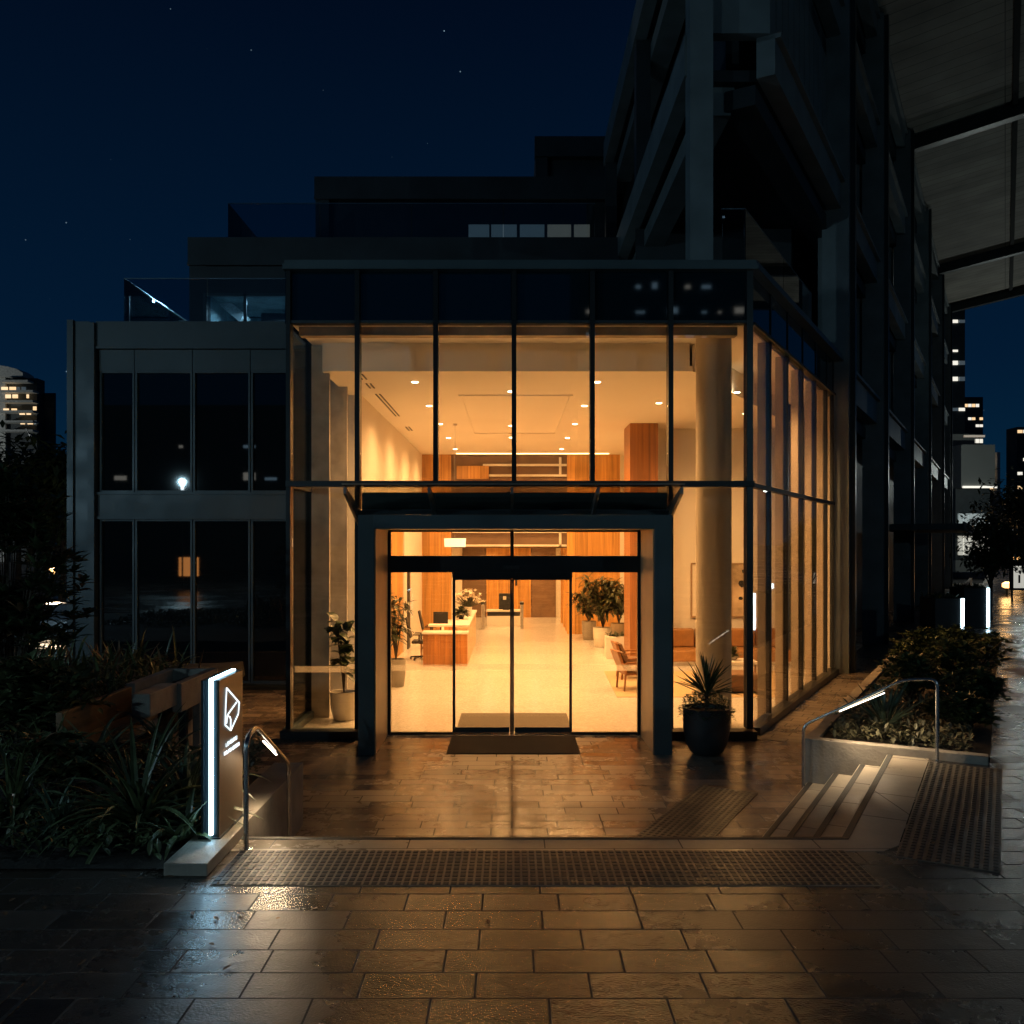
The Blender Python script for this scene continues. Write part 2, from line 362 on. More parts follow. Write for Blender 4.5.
# sunken plaza floor
pz=MB(); pz.quad((-30,7,0),(20,7,0),(60,70,0),(-30,70,0)); struct(pz.build('plaza_paving', plaza_m))
ph=MB(); q=[G0+V*-.2+U*-.1, G0+V*6+U*-.1, G0+V*6+U*60, G0+V*-.2+U*60]; ph.quad(*[(p.x,p.y,.005) for p in q]); struct(ph.build('path', path_m))
stp=MB(); nos=MB()
for n in (1,2,3):
    a=edge(n-1); b=edge(n); z=ST-.15*n
    stp.prism([(a[0].x,a[0].y),(a[1].x,a[1].y),(a[2].x,a[2].y),(b[2].x,b[2].y),(b[1].x,b[1].y),(b[0].x,b[0].y)],-.02,z)
struct(stp.build('stone_steps', concrete))
def inset(n, d):   # the edge line moved d outwards (towards the higher side)
    c=edge(n-d/TR); return c
for n in (0,1,2,3):
    z=ST-.15*n; a=inset(n,.012); b=inset(n,.07)
    for (i,j) in ((0,1),(1,2)):
        nos.prism([(a[i].x,a[i].y),(a[j].x,a[j].y),(b[j].x,b[j].y),(b[i].x,b[i].y)], z-.01, z+(.009 if n==0 else .005))
struct(nos.build('step_nosing', nosing))
# coping band of paler stone at the top of the steps
cp=MB(); a=edge(0); b=inset(0,.36); c2=inset(0,.46); 
cp.prism([(a[0].x,a[0].y),(a[1].x,a[1].y),(b[1].x,b[1].y),(b[0].x,b[0].y)],ST-.01,ST+.004)
cp.prism([(a[1].x,a[1].y),(a[2].x,a[2].y),(a[2].x+V.x*.46,a[2].y+V.y*.46),(a[1].x+V.x*.46+.0,a[1].y+V.y*.46),(b[1].x,b[1].y)],ST-.01,ST+.004)
struct(cp.build('coping', coping_m))
jn=MB()
for k in range(1,5):
    p=A0+U*(k*.86-.1)+V*.075; q_=p+V*.385; n_=U*.0035; jn.prism([tuple((p-n_)[:2]),tuple((q_-n_)[:2]),tuple((q_+n_)[:2]),tuple((p+n_)[:2])],ST-.01,ST+.0052)
for n in (1,2,3):
    for k in (1,2,3,4):
        if k*.86-.4>U.dot(W0-A0)-.1: continue
        c=edge(n)[1]; p=c+U*(k*.86-.35+.12*n)+V*.06; q_=c+U*(k*.86-.35+.12*n)+V*(TR-.012); n_=U*.003; z=ST-.15*n; jn.prism([tuple((p-n_)[:2]),tuple((q_-n_)[:2]),tuple((q_+n_)[:2]),tuple((p+n_)[:2])],z-.01,z+.0015)
struct(jn.build('stone_joint', nosing))
# tactile paving fields
def tactile(name, o, ax, ay, nx, ny, dx, dy, z, sz, szy, base=None):
    o=Vector(o); ax=Vector(ax); ay=Vector(ay); b=MB(); c=[o, o+ax*nx*dx, o+ax*nx*dx+ay*ny*dy, o+ay*ny*dy]
    b.prism([(p.x,p.y) for p in c], z-.02, z+.006); root=struct(b.build(name, base or tact_base)); s=MB()
    for i in range(nx):
        for j in range(ny):
            p=o+ax*(i+.5)*dx+ay*(j+.5)*dy; h=.005
            def cc(k,zz): return [tuple((p+ax*k*sx_*sz+ay*k*sy_*szy)+Vector((0,0,zz))) for sx_,sy_ in ((-1,-1),(1,-1),(1,1),(-1,1))]
            s.hexa(cc(.5,z+.006), cc(.38,z+.006+h))
    s.build('stud', tact_stud, root)
    return root
tactile('tactile_paving', (-2.25,6.69,0), (1,0,0), (0,1,0), 84, 10, .0595, .076, ST, .043, .056)
tb=A0+V*.47+U*-.30; tactile('tactile_paving', (tb.x,tb.y,0), (U.x,U.y,0), (V.x,V.y,0), 45, 11, .080, .068, ST, .048, .040, tact_dark)
tb=edge(3)[1]-V*1.25+U*-.2; tactile('tactile_paving', (tb.x-.05,tb.y,0), (U.x,U.y,0), (V.x,V.y,0), 36, 11, .080, .068, .004, .050, .038, tact_dark)
# an inspection cover set in the street paving, lower left
ic=MB(); 
for a_ in ((-2.86,-2.83,4.0,5.30),(-2.74,-2.715,4.0,5.30)): ic.box(a_[0],a_[1],a_[2],a_[3],ST-.01,ST+.004)
ic.box(-6.0,-2.715,5.32,5.345,ST-.01,ST+.004); ic.box(-6,-2.83,5.22,5.24,ST-.01,ST+.004)
tag(ic.build('inspection_cover', mat('cover_trim',(.18,.17,.15),.35,.8,.2)),'steel edged paved inspection cover in the street paving','cover')

# ------------------------------------------------------------------ glass entrance building
B=thing('glass_pavilion',(0,14.6,0),'two-storey glass-walled lobby building glowing orange, with a canopy over its sliding doors','building')
YF=14.6
MX=[XP(p,YF) for p in (289.5,358,436,514,592,670,748.5)]
# floor, ceilings
fl=MB(); q=[(-3.6,14.7),(3.84,14.7),(sx(22.15),22.15),(sx(24)-.1,24.2),(4.3,24.2),(4.3,38.2),(-3.7,38.2)]; fl.prism(q,-.03,.012); fl.build('floor',terrazzo,B)
cl=MB(); cl.prism([(-3.37,16.0),(sx(16)-1.45,16.0),(sx(22)-1.45,22.0),(sx(24)-1.4,24.2),(4.3,24.2),(4.3,31.5),(-3.37,31.5)],6.20,6.30)
ceil=cl.build('ceiling',ceil_m,B)
uc=MB(); uc.prism([(-3.58,14.68),(3.82,14.68),(sx(24)-.2,24.2),(-3.58,24.2)],6.70,6.78); uc.build('ceiling',ceil_m,B)
bk=MB(); bk.box(-3.37,sx(16)-1.5,15.99,16.06,6.2005,6.70); bk.box(-3.38,-3.31,16.06,24,6.2005,6.70)
a=G0+V*-1.25+U*1.55; 
bk.box(-1.31,-1.25,1.0,9.9,6.2005,6.70,fr=FG); bk.build('bulkhead',ceil_m,B)
# raised coffer outline and linear diffusers in the ceiling
cf=MB(); 
for x0,x1,y0,y1 in ((-1.1,1.25,18.5,18.56),(-1.1,1.25,24.9,24.96),(-1.1,-1.04,18.56,24.9),(1.19,1.25,18.56,24.9)): cf.box(x0,x1,y0,y1,6.175,6.2)
cf.build('ceiling_coffer',ceil_m,B)
for y,l_ in ((16.25,.5),(17.2,.5),(18.4,3.2),(23.6,.8)): MB().box(-2.80,-2.77,y,y+l_,6.188,6.2).box(-2.72,-2.69,y,y+l_,6.188,6.2).build('air_diffuser',charcoal,B)
# shade box along the top of the front glazing
MB().box(-3.5,3.7,14.78,14.98,6.56,6.699).build('blind_box',mat('blind_box',(.30,.24,.17),.6),B)
# roof slab, cap, spandrels
rf=MB(); rf.prism([(-3.55,14.72),(3.84,14.72),(sx(24)-.15,24),(-3.55,24)],6.785,7.54); rf.build('roof',clad_dark,B)
cap=MB(); cap.prism([(-3.68,14.42),(3.95,14.42),(sx(23)+.22,23),(sx(23)-.3,23.2),(3.75,14.9),(-3.4,14.9),(-3.4,22),(-3.68,22)],7.545,7.63); cap.prism([(-3.66,14.46),(3.93,14.46),(sx(23)+.18,23),(sx(23)-.3,23.2),(3.75,14.92),(-3.4,14.92),(-3.4,22),(-3.66,22)],7.63,7.70); cap.build('parapet_cap',portal_metal,B)
for i in range(6): bx('spandrel_panel',spandrel_glass,B, MX[i]+.045,MX[i+1]-.045,14.57,14.60,6.745,7.54)
bs=[0,1.45,2.86,4.32,5.77,7.16,8.05]
for i in range(6): bx('spandrel_panel',spandrel_glass,B,-.06,-.03,bs[i]+.04,bs[i+1]-.04,6.745,7.54,fr=FG)
# mullions, transoms, sill
for i,x in enumerate(MX):
    wd=.035 if i==0 else .05 if i==6 else .038
    low=.15 if i in (0,1,5,6) else 4.15
    bx('mullion',mullion_metal,B,x-wd,x+wd,14.5,14.72,low,7.54)
for b in bs[1:]: bx('mullion',mullion_metal,B,-.10,-.012,b-.022,b+.022,.15,7.54,fr=FG)
tm=MB(); tm.box(-3.64,3.9,14.46,14.74,4.06,4.15); tm.box(-3.6,3.86,14.52,14.7,6.70,6.745); tm.box(-.10,.02,0.08,8.05,4.06,4.13,fr=FG); tm.box(-.1,.04,.08,8.05,6.70,6.745,fr=FG)
tm.box(-3.70,-3.58,14.75,19.2,4.06,4.15); tm.build('transom',mat('transom_metal',(.03,.036,.038),.6,0,.15),B)
MB().box(-3.72,-2.30,14.40,14.72,0,.13).box(-3.74,-3.56,14.72,19.2,0,.13).build('sill',portal_metal,B,bevel=.008)
MB().box(2.40,3.93,14.40,14.72,0,.13).box(-.14,.10,.16,8.1,0,.13,fr=FG).build('sill',mullion_metal,B,bevel=.008)
# panes
gl=_m['clear_glass']
for i in range(6): bx('window_pane',gl,B,MX[i]+.04,MX[i+1]-.04,14.60,14.612,4.15,6.70)
bx('window_pane',gl,B,MX[0]+.05,MX[1]-.04,14.60,14.612,.13,4.06); bx('window_pane',gl,B,MX[5]+.04,MX[6]-.05,14.60,14.612,.13,4.06)
sg=_m['side_glass']
for i in range(6):
    for z0,z1 in ((.13,4.06),(4.15,6.70)): bx('window_pane',sg,B,-.03,-.018,bs[i]+.03,bs[i+1]-.03,z0,z1,fr=FG)
# inner fins behind the side glazing
for b in bs[1:6]: bx('glazing_fin',bronze_fin,B,-.25,-.11,b-.025,b+.025,.012,6.699,fr=FG)
# left return glazing, fins
for y0,y1 in ((14.75,16.2),(16.2,17.6),(17.6,19.2)):
    bx('window_pane',sg,B,-3.66,-3.648,y0+.04,y1-.04,.13,4.06); bx('window_pane',sg,B,-3.66,-3.648,y0+.04,y1-.04,4.15,6.70)
for y in (16.2,17.6,19.2): bx('mullion',mullion_metal,B,-3.72,-3.60,y-.04,y+.04,.13,7.6)
bx('glazing_fin',mat('grey_fin',(.42,.38,.32),.6),B,-3.60,-3.28,16.16,16.24,.012,6.699); bx('glazing_fin',_m['grey_fin'],B,-3.60,-3.22,17.56,17.64,.012,6.699)
MB().box(-3.72,-3.6,14.75,19.2,6.75,7.6).build('spandrel_panel',spandrel_glass,B)
# inner walls
wl=MB(); wl.box(-3.75,-3.10,18.55,22.5,.012,6.199); wl.box(-3.75,-3.10,25.9,31.0,.012,6.199); wl.box(-3.75,-3.10,22.5,25.9,3.6,6.199)
wl.build('wall',plaster,B)
bx('wood_panel',oak,B,-3.75,-3.14,22.5,25.9,.012,3.6)
bx('door_reveal',charcoal,B,-3.12,-3.06,26.6,27.1,.012,2.75)
bx('wood_panel',oak,B,-3.10,-2.10,31.0,31.3,.012,6.199); bx('wood_panel',oak,B,1.90,3.72,31.0,31.3,.012,6.199)
MB().box(3.72,4.3,31.0,31.3,.012,6.199).box(4.2,4.4,24.3,31,.012,6.199).build('wall',plaster,B)
bx('wood_column',oak_dark,B,XP(630,22.9),XP(658,22.9),22.9,24.1,.012,6.199)
rw=MB(); rw.box(3.72,sx(24.0)+.0,24.0,24.25,.012,6.699); rw.build('wall',plaster,B); MB().box(-.30,-.1,8.12,10.6,.012,6.699,fr=FG).build('wall',plaster,B)
# gallery front over the lift lobby
up=MB(); up.box(-2.10,1.90,31.05,31.2,2.98,6.199); up.build('gallery_front',brown,B)
bt=MB()
for z in (5.80,5.44,3.50,3.03): bt.box(-2.05 if z<5 else -1.0,1.88,30.95,31.05,z,z+.07)
bt.box(1.62,1.70,30.96,31.04,5.44,6.1); bt.box(1.62,1.7,30.95,31.05,3.03,3.55); bt.build('shelf_edge',white_lac,B)
bx('wood_panel',oak,B,-1.9,-.80,30.92,31.05,5.36,5.80)
# lift lobby
MB().box(-2.3,-2.10,31.3,38,.012,2.98).build('wall',plaster,B); ll=MB(); ll.box(2.1,2.3,31.3,38,.012,2.98); ll.box(1.85,2.1,38,38.1,.012,2.98); ll.build('wall',plaster,B)
for y in (32.2,33.6,35.2): bx('pilaster',oak,B,1.92,2.098,y,y+.35,.012,2.98)
bx('ceiling',ceil_m,B,-2.3,2.3,31.2,38.2,2.985,3.05)
bx('wood_panel',oak,B,-1.08,.80,37.95,38.1,.012,2.98)
bx('lift_door',elev,B,.82,1.85,37.98,38.08,.012,2.98); bx('lift_door',brown,B,-2.1,-1.10,37.96,38.08,.012,2.98)
for x,z0,z1 in ((.55,1.75,2.6),(.18,1.35,2.1)):
    bx('call_panel',charcoal,B,x-.05,x+.05,37.90,37.95,z0,z1)
# round column
c=MB().lathe(3.50,15.62,[(.305,.012),(.305,6.699)],40); c.build('round_column',mat('column_plaster',(.56,.49,.40),.55,0,.05,1),B,smooth=True)
# vision strip on the glass at waist height
vs=MB(); vs.box(MX[0]+.08,MX[1]-.04,14.613,14.616,1.05,1.15); vs.build('vision_strip',vision_film,B)

# downlights
def downlight(x,y,z,power=1.0,inner=True):
    d=MB().lathe(x,y,[(.062,z-.012),(.062,z+.0)],16).build('downlight',dl_em,B)
    spot('downlight_beam',(x,y,z-.03),K_LOBBY*power,WARM,R(160),.95,.10,parent=d)
for y in (17.05,20.0,23.05,26.1,29.2):
    downlight(-1.84,y,6.2,.72); downlight(1.61,y,6.2,1.05)
for y in (18.1,23.4,26.0): downlight(-.02,y,6.2,1.15)
downlight(4.55,18.2,6.2,1.0); downlight(5.5,21.2,6.2,1.0); downlight(3.2,19.6,6.2,.8); 
for y in (32.6,35.2,37.2): downlight(-.9,y,2.985,.30); downlight(.9,y,2.985,.30)
# cove light along the back edge of the ceiling
cv=bx('cove_light',emit('cove_glow',(1,.66,.3),5.0),B,-1.9,3.3,30.55,30.60,6.17,6.199)

# entrance portal
P=MB(); P.box(-2.29,-2.05,13.37,14.49,0,3.57); P.box(2.12,2.38,13.37,14.49,0,3.57); P.box(-2.05,2.12,13.37,14.49,3.36,3.57)
P.box(-2.36,-2.29,13.9,14.49,0,3.5); P.box(2.38,2.45,13.9,14.49,0,3.5); P.box(-2.42,2.5,14.49,14.76,3.36,3.965)
portal=P.build('portal',portal_metal,B,bevel=.006)
rvm=mat('reveal_metal',(.42,.31,.19),.45,.2,.1)
for k in (-1,1):
    rv=MB(); o_=.035
    rv.box(o_+k*2.083,o_+k*2.065,13.40,14.72,.005,3.358); rv.box(o_+k*2.325,o_+k*2.085,14.50,14.8,0,3.36); rv.build('reveal',rvm,portal)
YD=14.77
D=MB(); zt0,zt1=2.67,2.94
D.box(-2.03,2.10,14.70,14.86,zt0,zt1); D.box(-2.03,2.10,14.73,14.83,3.33,3.37); D.box(-.98,.99,14.72,14.90,2.585,2.669)
for x in (-2.03,2.055): D.box(x,x+.045,14.72,14.82,.0,3.33)
D.box(-.03,.03,14.72,14.82,zt1,3.33); D.box(-2.0,-.97,14.74,14.80,0,.05); D.box(.97,2.06,14.74,14.8,0,.05)
D.build('door_frame',mullion_metal,portal)
bx('sensor',charcoal,portal,-.14,.12,14.66,14.70,2.72,2.78)
for x0,x1 in ((-1.985,-.035),(.035,2.055)): bx('transom_pane',gl,portal,x0,x1,14.77,14.782,zt1,3.33)
for x0,x1 in ((-1.985,-.97),(.985,2.055)): 
    s_=bx('side_pane',gl,portal,x0,x1,14.77,14.782,.05,zt0)
    MB().box(x0,x1,14.785,14.788,1.05,1.15).build('vision_strip',vision_film,portal)
for k,(x0,x1) in enumerate(((-.98,-.0006),(.0006,.99))):
    d=MB(); f=.045; zt=2.60
    d.box(x0,x0+(f if k==0 else .032),14.84,14.88,.02,zt); d.box(x1-(.032 if k==0 else f),x1,14.84,14.88,.02,zt); d.box(x0+.045,x1-.045,14.842,14.878,.02,.11); d.box(x0+.03,x1-.03,14.842,14.878,zt-.06,zt-.001)
    dd=d.build('sliding_door',charcoal,B)
    bx('door_glass',gl,dd,x0+.03,x1-.03,14.855,14.867,.1,zt-.05)
    MB().box(x0+.03,x1-.03,14.87,14.873,1.05,1.15).build('vision_strip',vision_film,dd)
bx('threshold',steel,B,-2.0,2.07,14.66,14.98,.0,.016)
# canopy: plate tilting up towards the street, with brackets under it
def cz(y): return 3.68+(14.5-y)*.235
cn=MB(); 
cn.hexa([(-2.46,13.15,cz(13.15)),(2.50,13.15,cz(13.15)),(2.50,14.45,cz(14.45)),(-2.46,14.45,cz(14.45))],[(-2.46,13.15,cz(13.15)+.035),(2.50,13.15,cz(13.15)+.035),(2.50,14.45,cz(14.45)+.035),(-2.46,14.45,cz(14.45)+.035)])
canopy=cn.build('canopy',_m['canopy_glass'],B); bx('window_pane',gl,B,-2.45,2.5,14.60,14.61,3.97,4.06)
cb=MB(); cb.box(-2.46,2.50,14.22,14.48,cz(14.35)-.16,cz(14.48)-.02); cb.build('canopy_beam',dark_metal,canopy)
bx('canopy_lip',mat('canopy_lip',(.20,.17,.13),.4,.5),canopy,-2.48,2.52,13.10,13.148,cz(13.12)-.005,cz(13.12)+.018)
for x in (-2.46,-1.22,.0,1.27,2.50):
    b=MB(); t=.022
    b.hexa([(x-t,13.25,cz(13.25)-.10),(x+t,13.25,cz(13.25)-.10),(x+t,14.46,cz(14.46)-.26),(x-t,14.46,cz(14.46)-.26)],[(x-t,13.25,cz(13.25)-.002),(x+t,13.25,cz(13.25)-.002),(x+t,14.46,cz(14.46)-.002),(x-t,14.46,cz(14.46)-.002)])
    b.build('bracket',mat('bracket_metal',(.20,.21,.20),.35,.6),canopy)

# ------------------------------------------------------------------ left wing and stepped upper storeys
YL=19.3; W=thing('office_wing',(-7,YL,0),'dark two-storey metal-clad office wing left of the glowing lobby','building')
xl=XP(70,YL); xr=-3.78
m=MB(); m.box(xl,xl+.5,YL,YL+9,0,7.85); m.box(xl+.5,xr,YL+.35,YL+9,7.0,7.85); m.box(xl+.5,xr,YL+.6,YL+.8,0,7.0); m.build('wall',clad_dark,W)
m=MB(); m.box(xl-.03,xl+.10,YL-.08,YL+.1,0,7.92); m.box(xl+.42,xl+.56,YL-.10,YL+.1,0,7.86); m.box(xl+.10,xl+.42,YL-.02,YL+.05,0,7.9); m.build('corner_pilaster',clad,W)
m=MB(); m.box(xl+.56,xr,YL-.02,YL+.34,7.36,7.90); m.box(xl+.56,xr,YL-.06,YL+.2,7.31,7.36); m.build('parapet',clad,W)
bands=[(6.86,7.30,.04),(3.70,4.20,.0)]
ws=[XP(p,YL) for p in (98,133.5,191.6,249.7,292)]
for i in range(4): bx('fascia_panel',clad,W,ws[i]+.008,ws[i+1]-.008,YL+.04,YL+.3,6.85,7.30)
m=MB(); m.box(xl+.56,xr,YL+.02,YL+.34,3.72,4.19); m.box(xl+.56,xr,YL-.02,YL+.1,4.19,4.24); m.box(xl+.56,xr,YL-.02,YL+.1,3.66,3.72); m.build('floor_band',clad,W)
m=MB(); m.box(xl+.56,xr,YL-.01,YL+.3,0,.14); m.box(xl+.56,xr,YL-.06,YL-.01,0,.07); m.build('sill',clad,W)
for z0,z1 in ((.14,3.66),(4.24,6.85)):
    for i in range(4):
        x0,x1=ws[i],ws[i+1]; f=MB()
        for a_ in (x0+.01,x1-.05): f.box(a_,a_+.04,YL+.06,YL+.16,z0+.04,z1-.04)
        f.box(x0+.01,x1-.01,YL+.06,YL+.16,z0,z0+.04); f.box(x0+.01,x1-.01,YL+.06,YL+.16,z1-.04,z1)
        w_=f.build('window',clad,W); bx('pane',dark_glass,w_,x0+.05,x1-.05,YL+.12,YL+.135,z0+.04,z1-.04)
def balustrade(name,pts,z0,z1,label,posts=True):
    T=thing(name,(pts[0][0],pts[0][1],z0),label,'balustrade')
    for a_,b_ in zip(pts[:-1],pts[1:]):
        a2=Vector((*a_,0)); b2=Vector((*b_,0)); L_=(b2-a2).length; n=max(1,round(L_/2.4)); d=(b2-a2)/n
        for i in range(n):
            p=a2+d*i+d.normalized()*.015; q_=a2+d*(i+1)-d.normalized()*.015; g=MB(); nrm=Vector((-d.y,d.x,0)).normalized()*.007
            g.prism([tuple((p+nrm)[:2]),tuple((q_+nrm)[:2]),tuple((q_-nrm)[:2]),tuple((p-nrm)[:2])],z0,z1); g.build('glass_panel',_m['balustrade_glass'],T)
        c_=MB(); c_.bar((*a_,z1+.012),(*b_,z1+.012),.022,.018); c_.build('top_rail',mat('rail_edge',(.30,.38,.40),.25,.9),T)
        sh=MB(); sh.bar((*a_,z0+.03),(*b_,z0+.03),.05,.05); sh.build('shoe',dark_metal,T)
    return T
balustrade('glass_balustrade',[(-8.6,25.3),(-8.6,19.95),(-4.9,19.95)],7.9,9.0,'glass balustrade on the roof edge of the low left office wing')
def block(name,x0,x1,Y,z0,z1,label,depth=9,inner=.4):
    T=thing(name,((x0+x1)/2,Y,z0),label,'building')
    MB().box(x0,x1,Y+inner,Y+depth,z0,z1-.06).box(x0,x1,Y+.41,Y+inner-.002,z1-1.4,z1-.06).box(x0,x0+.3,Y+.41,Y+inner-.002,z0,z1-1.41).build('wall',clad_dark,T)
    m=MB(); m.box(x0-.05,x1,Y-.05,Y+.4,z1-.75,z1); m.box(x0-.05,x1,Y-.1,Y,z1-.80,z1-.72); m.box(x0-.02,x0+.45,Y,Y+.4,z0,z1-.8); m.build('parapet',clad_dark,T)
    return T
T1=block('upper_storey',XP(190,25.5),3.05,25.5,7.86,11.8,'dark set-back third storey with a dimly lit stair window',9,3.4)
MB().box(XP(190,25.5)+.45,3.05,25.48,25.8,10.2,10.98).build('fascia_panel',clad_dark,T1)
wx0,wx1=XP(206,25.4),-3.5
stair=MB().box(wx0-.3,wx1+1,28.6,28.68,7.9,10.3).build('stair_room_wall',mat('stair_wall',(.30,.40,.42),.8),T1)
m=MB()
for p in (206,246,288): m.box(XP(p,25.5)-.04,XP(p,25.5)+.04,25.38,25.46,7.9,10.2)
m.box(wx0,wx1,25.38,25.45,10.12,10.2); m.build('window_frame',clad,T1)
bx('pane',_m['balustrade_glass'],T1,wx0,wx1,25.42,25.43,7.95,10.12)
fl_=mat('stair_white',(.75,.78,.78),.6); Zs=27.0; hz=lambda y: H-(y-HZ)/F*Zs
m=MB(); m.hexa([(XP(217,Zs),Zs-.1,hz(303)),(XP(217,Zs),Zs+.6,hz(303)),(XP(241,Zs),Zs+.6,hz(323)),(XP(241,Zs),Zs-.1,hz(323))],[(XP(217,Zs),Zs-.1,hz(291)),(XP(217,Zs),Zs+.6,hz(291)),(XP(245,Zs),Zs+.6,hz(314)),(XP(245,Zs),Zs-.1,hz(314))]); m.build('stair_flight',fl_,T1)
MB().box(-8.81,-8.74,25.95,28.59,7.9,10.39).box(-8.73,-2.5,25.95,28.59,10.33,10.39).build('stair_room_wall',_m['stair_wall'],T1)
MB().box(XP(262,28),XP(290,28),27.9,28.0,H-(322-HZ)/F*28,H-(314-HZ)/F*28).build('counter_front',charcoal,T1)
l=bpy.data.lights.new('stair_lamp','SPOT'); l.spot_size=R(165); l.energy=420; l.color=(.6,.85,1); l.shadow_soft_size=.03; lo=bpy.data.objects.new('stair_lamp',l); col.objects.link(lo); lo.location=(-6.6,26.6,10.3); lo.parent=stair; lo.matrix_parent_inverse=parent_world(stair).inverted()
balustrade('glass_balustrade',[(-8.2,31.2),(-8.2,26.0),(2.4,26.0)],11.85,12.95,'long glass balustrade along the third storey roof, upper of the two left terraces')
T2=block('upper_storey',XP(316,31.6),3.6,31.6,11.86,16.0,'dark fourth storey with a low strip of lit windows')
for i,(a_,b_,mm) in enumerate(((468,490,win_dim),(491,518,win_dim),(520,546,win_dim),(548,573,mat('x',(0,0,0))),(575,592,None))):
    if i>=3: mm=emit('lit_window_beige',(.62,.55,.42),.12)
    bx('lit_window',mm,T2,XP(a_,31.5),XP(b_,31.5)-.04,31.93,31.99,12.4,14.45)
T3=block('upper_storey',XP(536,35),4.2,35,16.0,18.95,'small plain plant room block at the top beside the tower')

# ------------------------------------------------------------------ tower along the right
T=thing('office_tower',(3.3,15.6,0),'tall dark steel-framed office tower rising behind the lobby','building')
XLF=3.09; YN=15.6; ZT=16.2
colm=mat('tower_steel',(.15,.18,.185),.5,.1,.2,1.5,.1,30)
def nosex(a): return XLF
# columns: free-standing front column, then the row beside the footpath
bx('column',colm,T,3.03,3.42,15.30,15.72,7.71,20.5)
for Y,zb in ((22.0,12),(29.1,7.9)): bx('column',clad_dark,T,XLF-.05,XLF+.3,Y,Y+.4,zb,ZT)
cd=[8.55,15.6,24.6,34.2,45,54.5]
for d in cd: 
    m=MB(); z1=19.6
    m.box(-.32,.30,d-.30,d+.30,0,z1,fr=FG); c_=m.build('column',colm,T)
    MB().box(.301,.42,d-.10,d+.10,0,z1,fr=FG).build('column_flange',dark_metal,c_)
# floor edge beams on the side face: beam + recessed lower flange
b0=1.14
for (z0,z1,bb0) in ((6.85,7.62,8.9),(11.25,11.95,b0),(15.45,16.2,b0),(18.9,19.5,b0)):
    m=MB(); m.box(-.20,.12,bb0,54.5,z0,z1,fr=FG); m.box(-.2,.22,bb0,54.5,z1-.08,z1+.001,fr=FG); m.build('floor_beam',colm,T)
    m=MB(); m.box(-.75,-.22,bb0,54.5,z0-.45,z0-.1,fr=FG); m.build('floor_beam',clad_dark,T)
# left face beams
for z0,z1 in ((11.25,11.95),(15.45,16.2)):
    m=MB(); m.box(XLF-.10,XLF+.2,YN,29.4,z0,z1); m.build('floor_beam',colm,T)
    m=MB(); m.box(XLF+.3,XLF+.8,YN+.4,29.4,z0-.5,z0-.1); m.build('floor_beam',colm,T)
# nose beams
m=MB(); xa=G0+U*1.14; 
MB().box(3.43,xa.x+.02,YN-.05,YN+.2,11.96,14.6).build('nose_panel',colm,T); MB().box(3.43,3.98,YN+.5,YN+.7,11.0,11.4).build('nose_beam',colm,T)
# set back glazing and slabs
m=MB(); A=[(XLF+.9,YN+1.2),(xa.x-.2,YN+1.2),tuple((G0+V*-.9+U*56)[:2]),(XLF+.9,60)]
m.prism(A,12.0,16.0); p_=G0+V*-1.2+U*9; q_=G0+V*-1.2+U*56
m.prism([(p_.x,p_.y),(q_.x,q_.y),(q_.x-4,q_.y),(p_.x-4,p_.y)],7.8,11.2)
m.prism([(p_.x,p_.y),(q_.x,q_.y),(q_.x-3,q_.y),(p_.x-3,p_.y)],16.0,19.5); m.build('core_wall',clad_dark,T)
m=MB(); A=[(XLF+.2,YN+.3),(xa.x-.1,YN+.3),tuple((G0+V*-.3+U*56)[:2]),(XLF+.2,60)]; m.prism(A,11.3,11.5); m.prism(A,15.5,15.7); m.prism([(XLF+.2,YN+.3),(xa.x-.1,YN+.3),tuple((G0+V*-3+U*30)[:2]),(XLF+.2,29.4)],16.0,16.15); m.build('floor_slab',clad_dark,T)
for i in range(len(cd)-1):
    d0,d1=cd[i]+.32,cd[i+1]-.32; n=4
    for z0,z1 in ((7.75,11.1),(12.0,15.35),(16.25,18.8)):
        f=MB(); 
        for k in range(n+1): t=d0+(d1-d0)*k/n; f.box(-.52,-.40,t-.04,t+.04,z0,z1,fr=FG)
        w_=f.build('window',colm,T); bx('pane',dark_glass,w_,-.50,-.48,d0,d1,z0,z1,fr=FG)
# ground floor of the tower
m=MB(); m.box(-1.5,-1.2,8.9,56,0,6.8,fr=FG); m.build('wall',clad_dark,T)
for d0,d1 in ((9.3,12.2),(18.6,21.2),(28,30.5),(38,41)): bx('wall_panel',mat('bronze_panel',(.105,.088,.068),.6,0,.2,1),T,-.62,-.35,d0,d1,0,5.6,fr=FG)
m=MB(); m.box(-.7,2.3,20.5,31.5,3.62,3.84,fr=FG); m.box(2.3,2.36,20.4,31.6,3.58,3.90,fr=FG); m.build('side_canopy',clad,T)
# nose: vertical siding on the side face above the terrace
m=MB(); 
for k in range(12): t=1.7+k*.55; m.box(-.32,-.22,t,t+.48,12.0,15.4,fr=FG)
m.build('siding',colm,T)
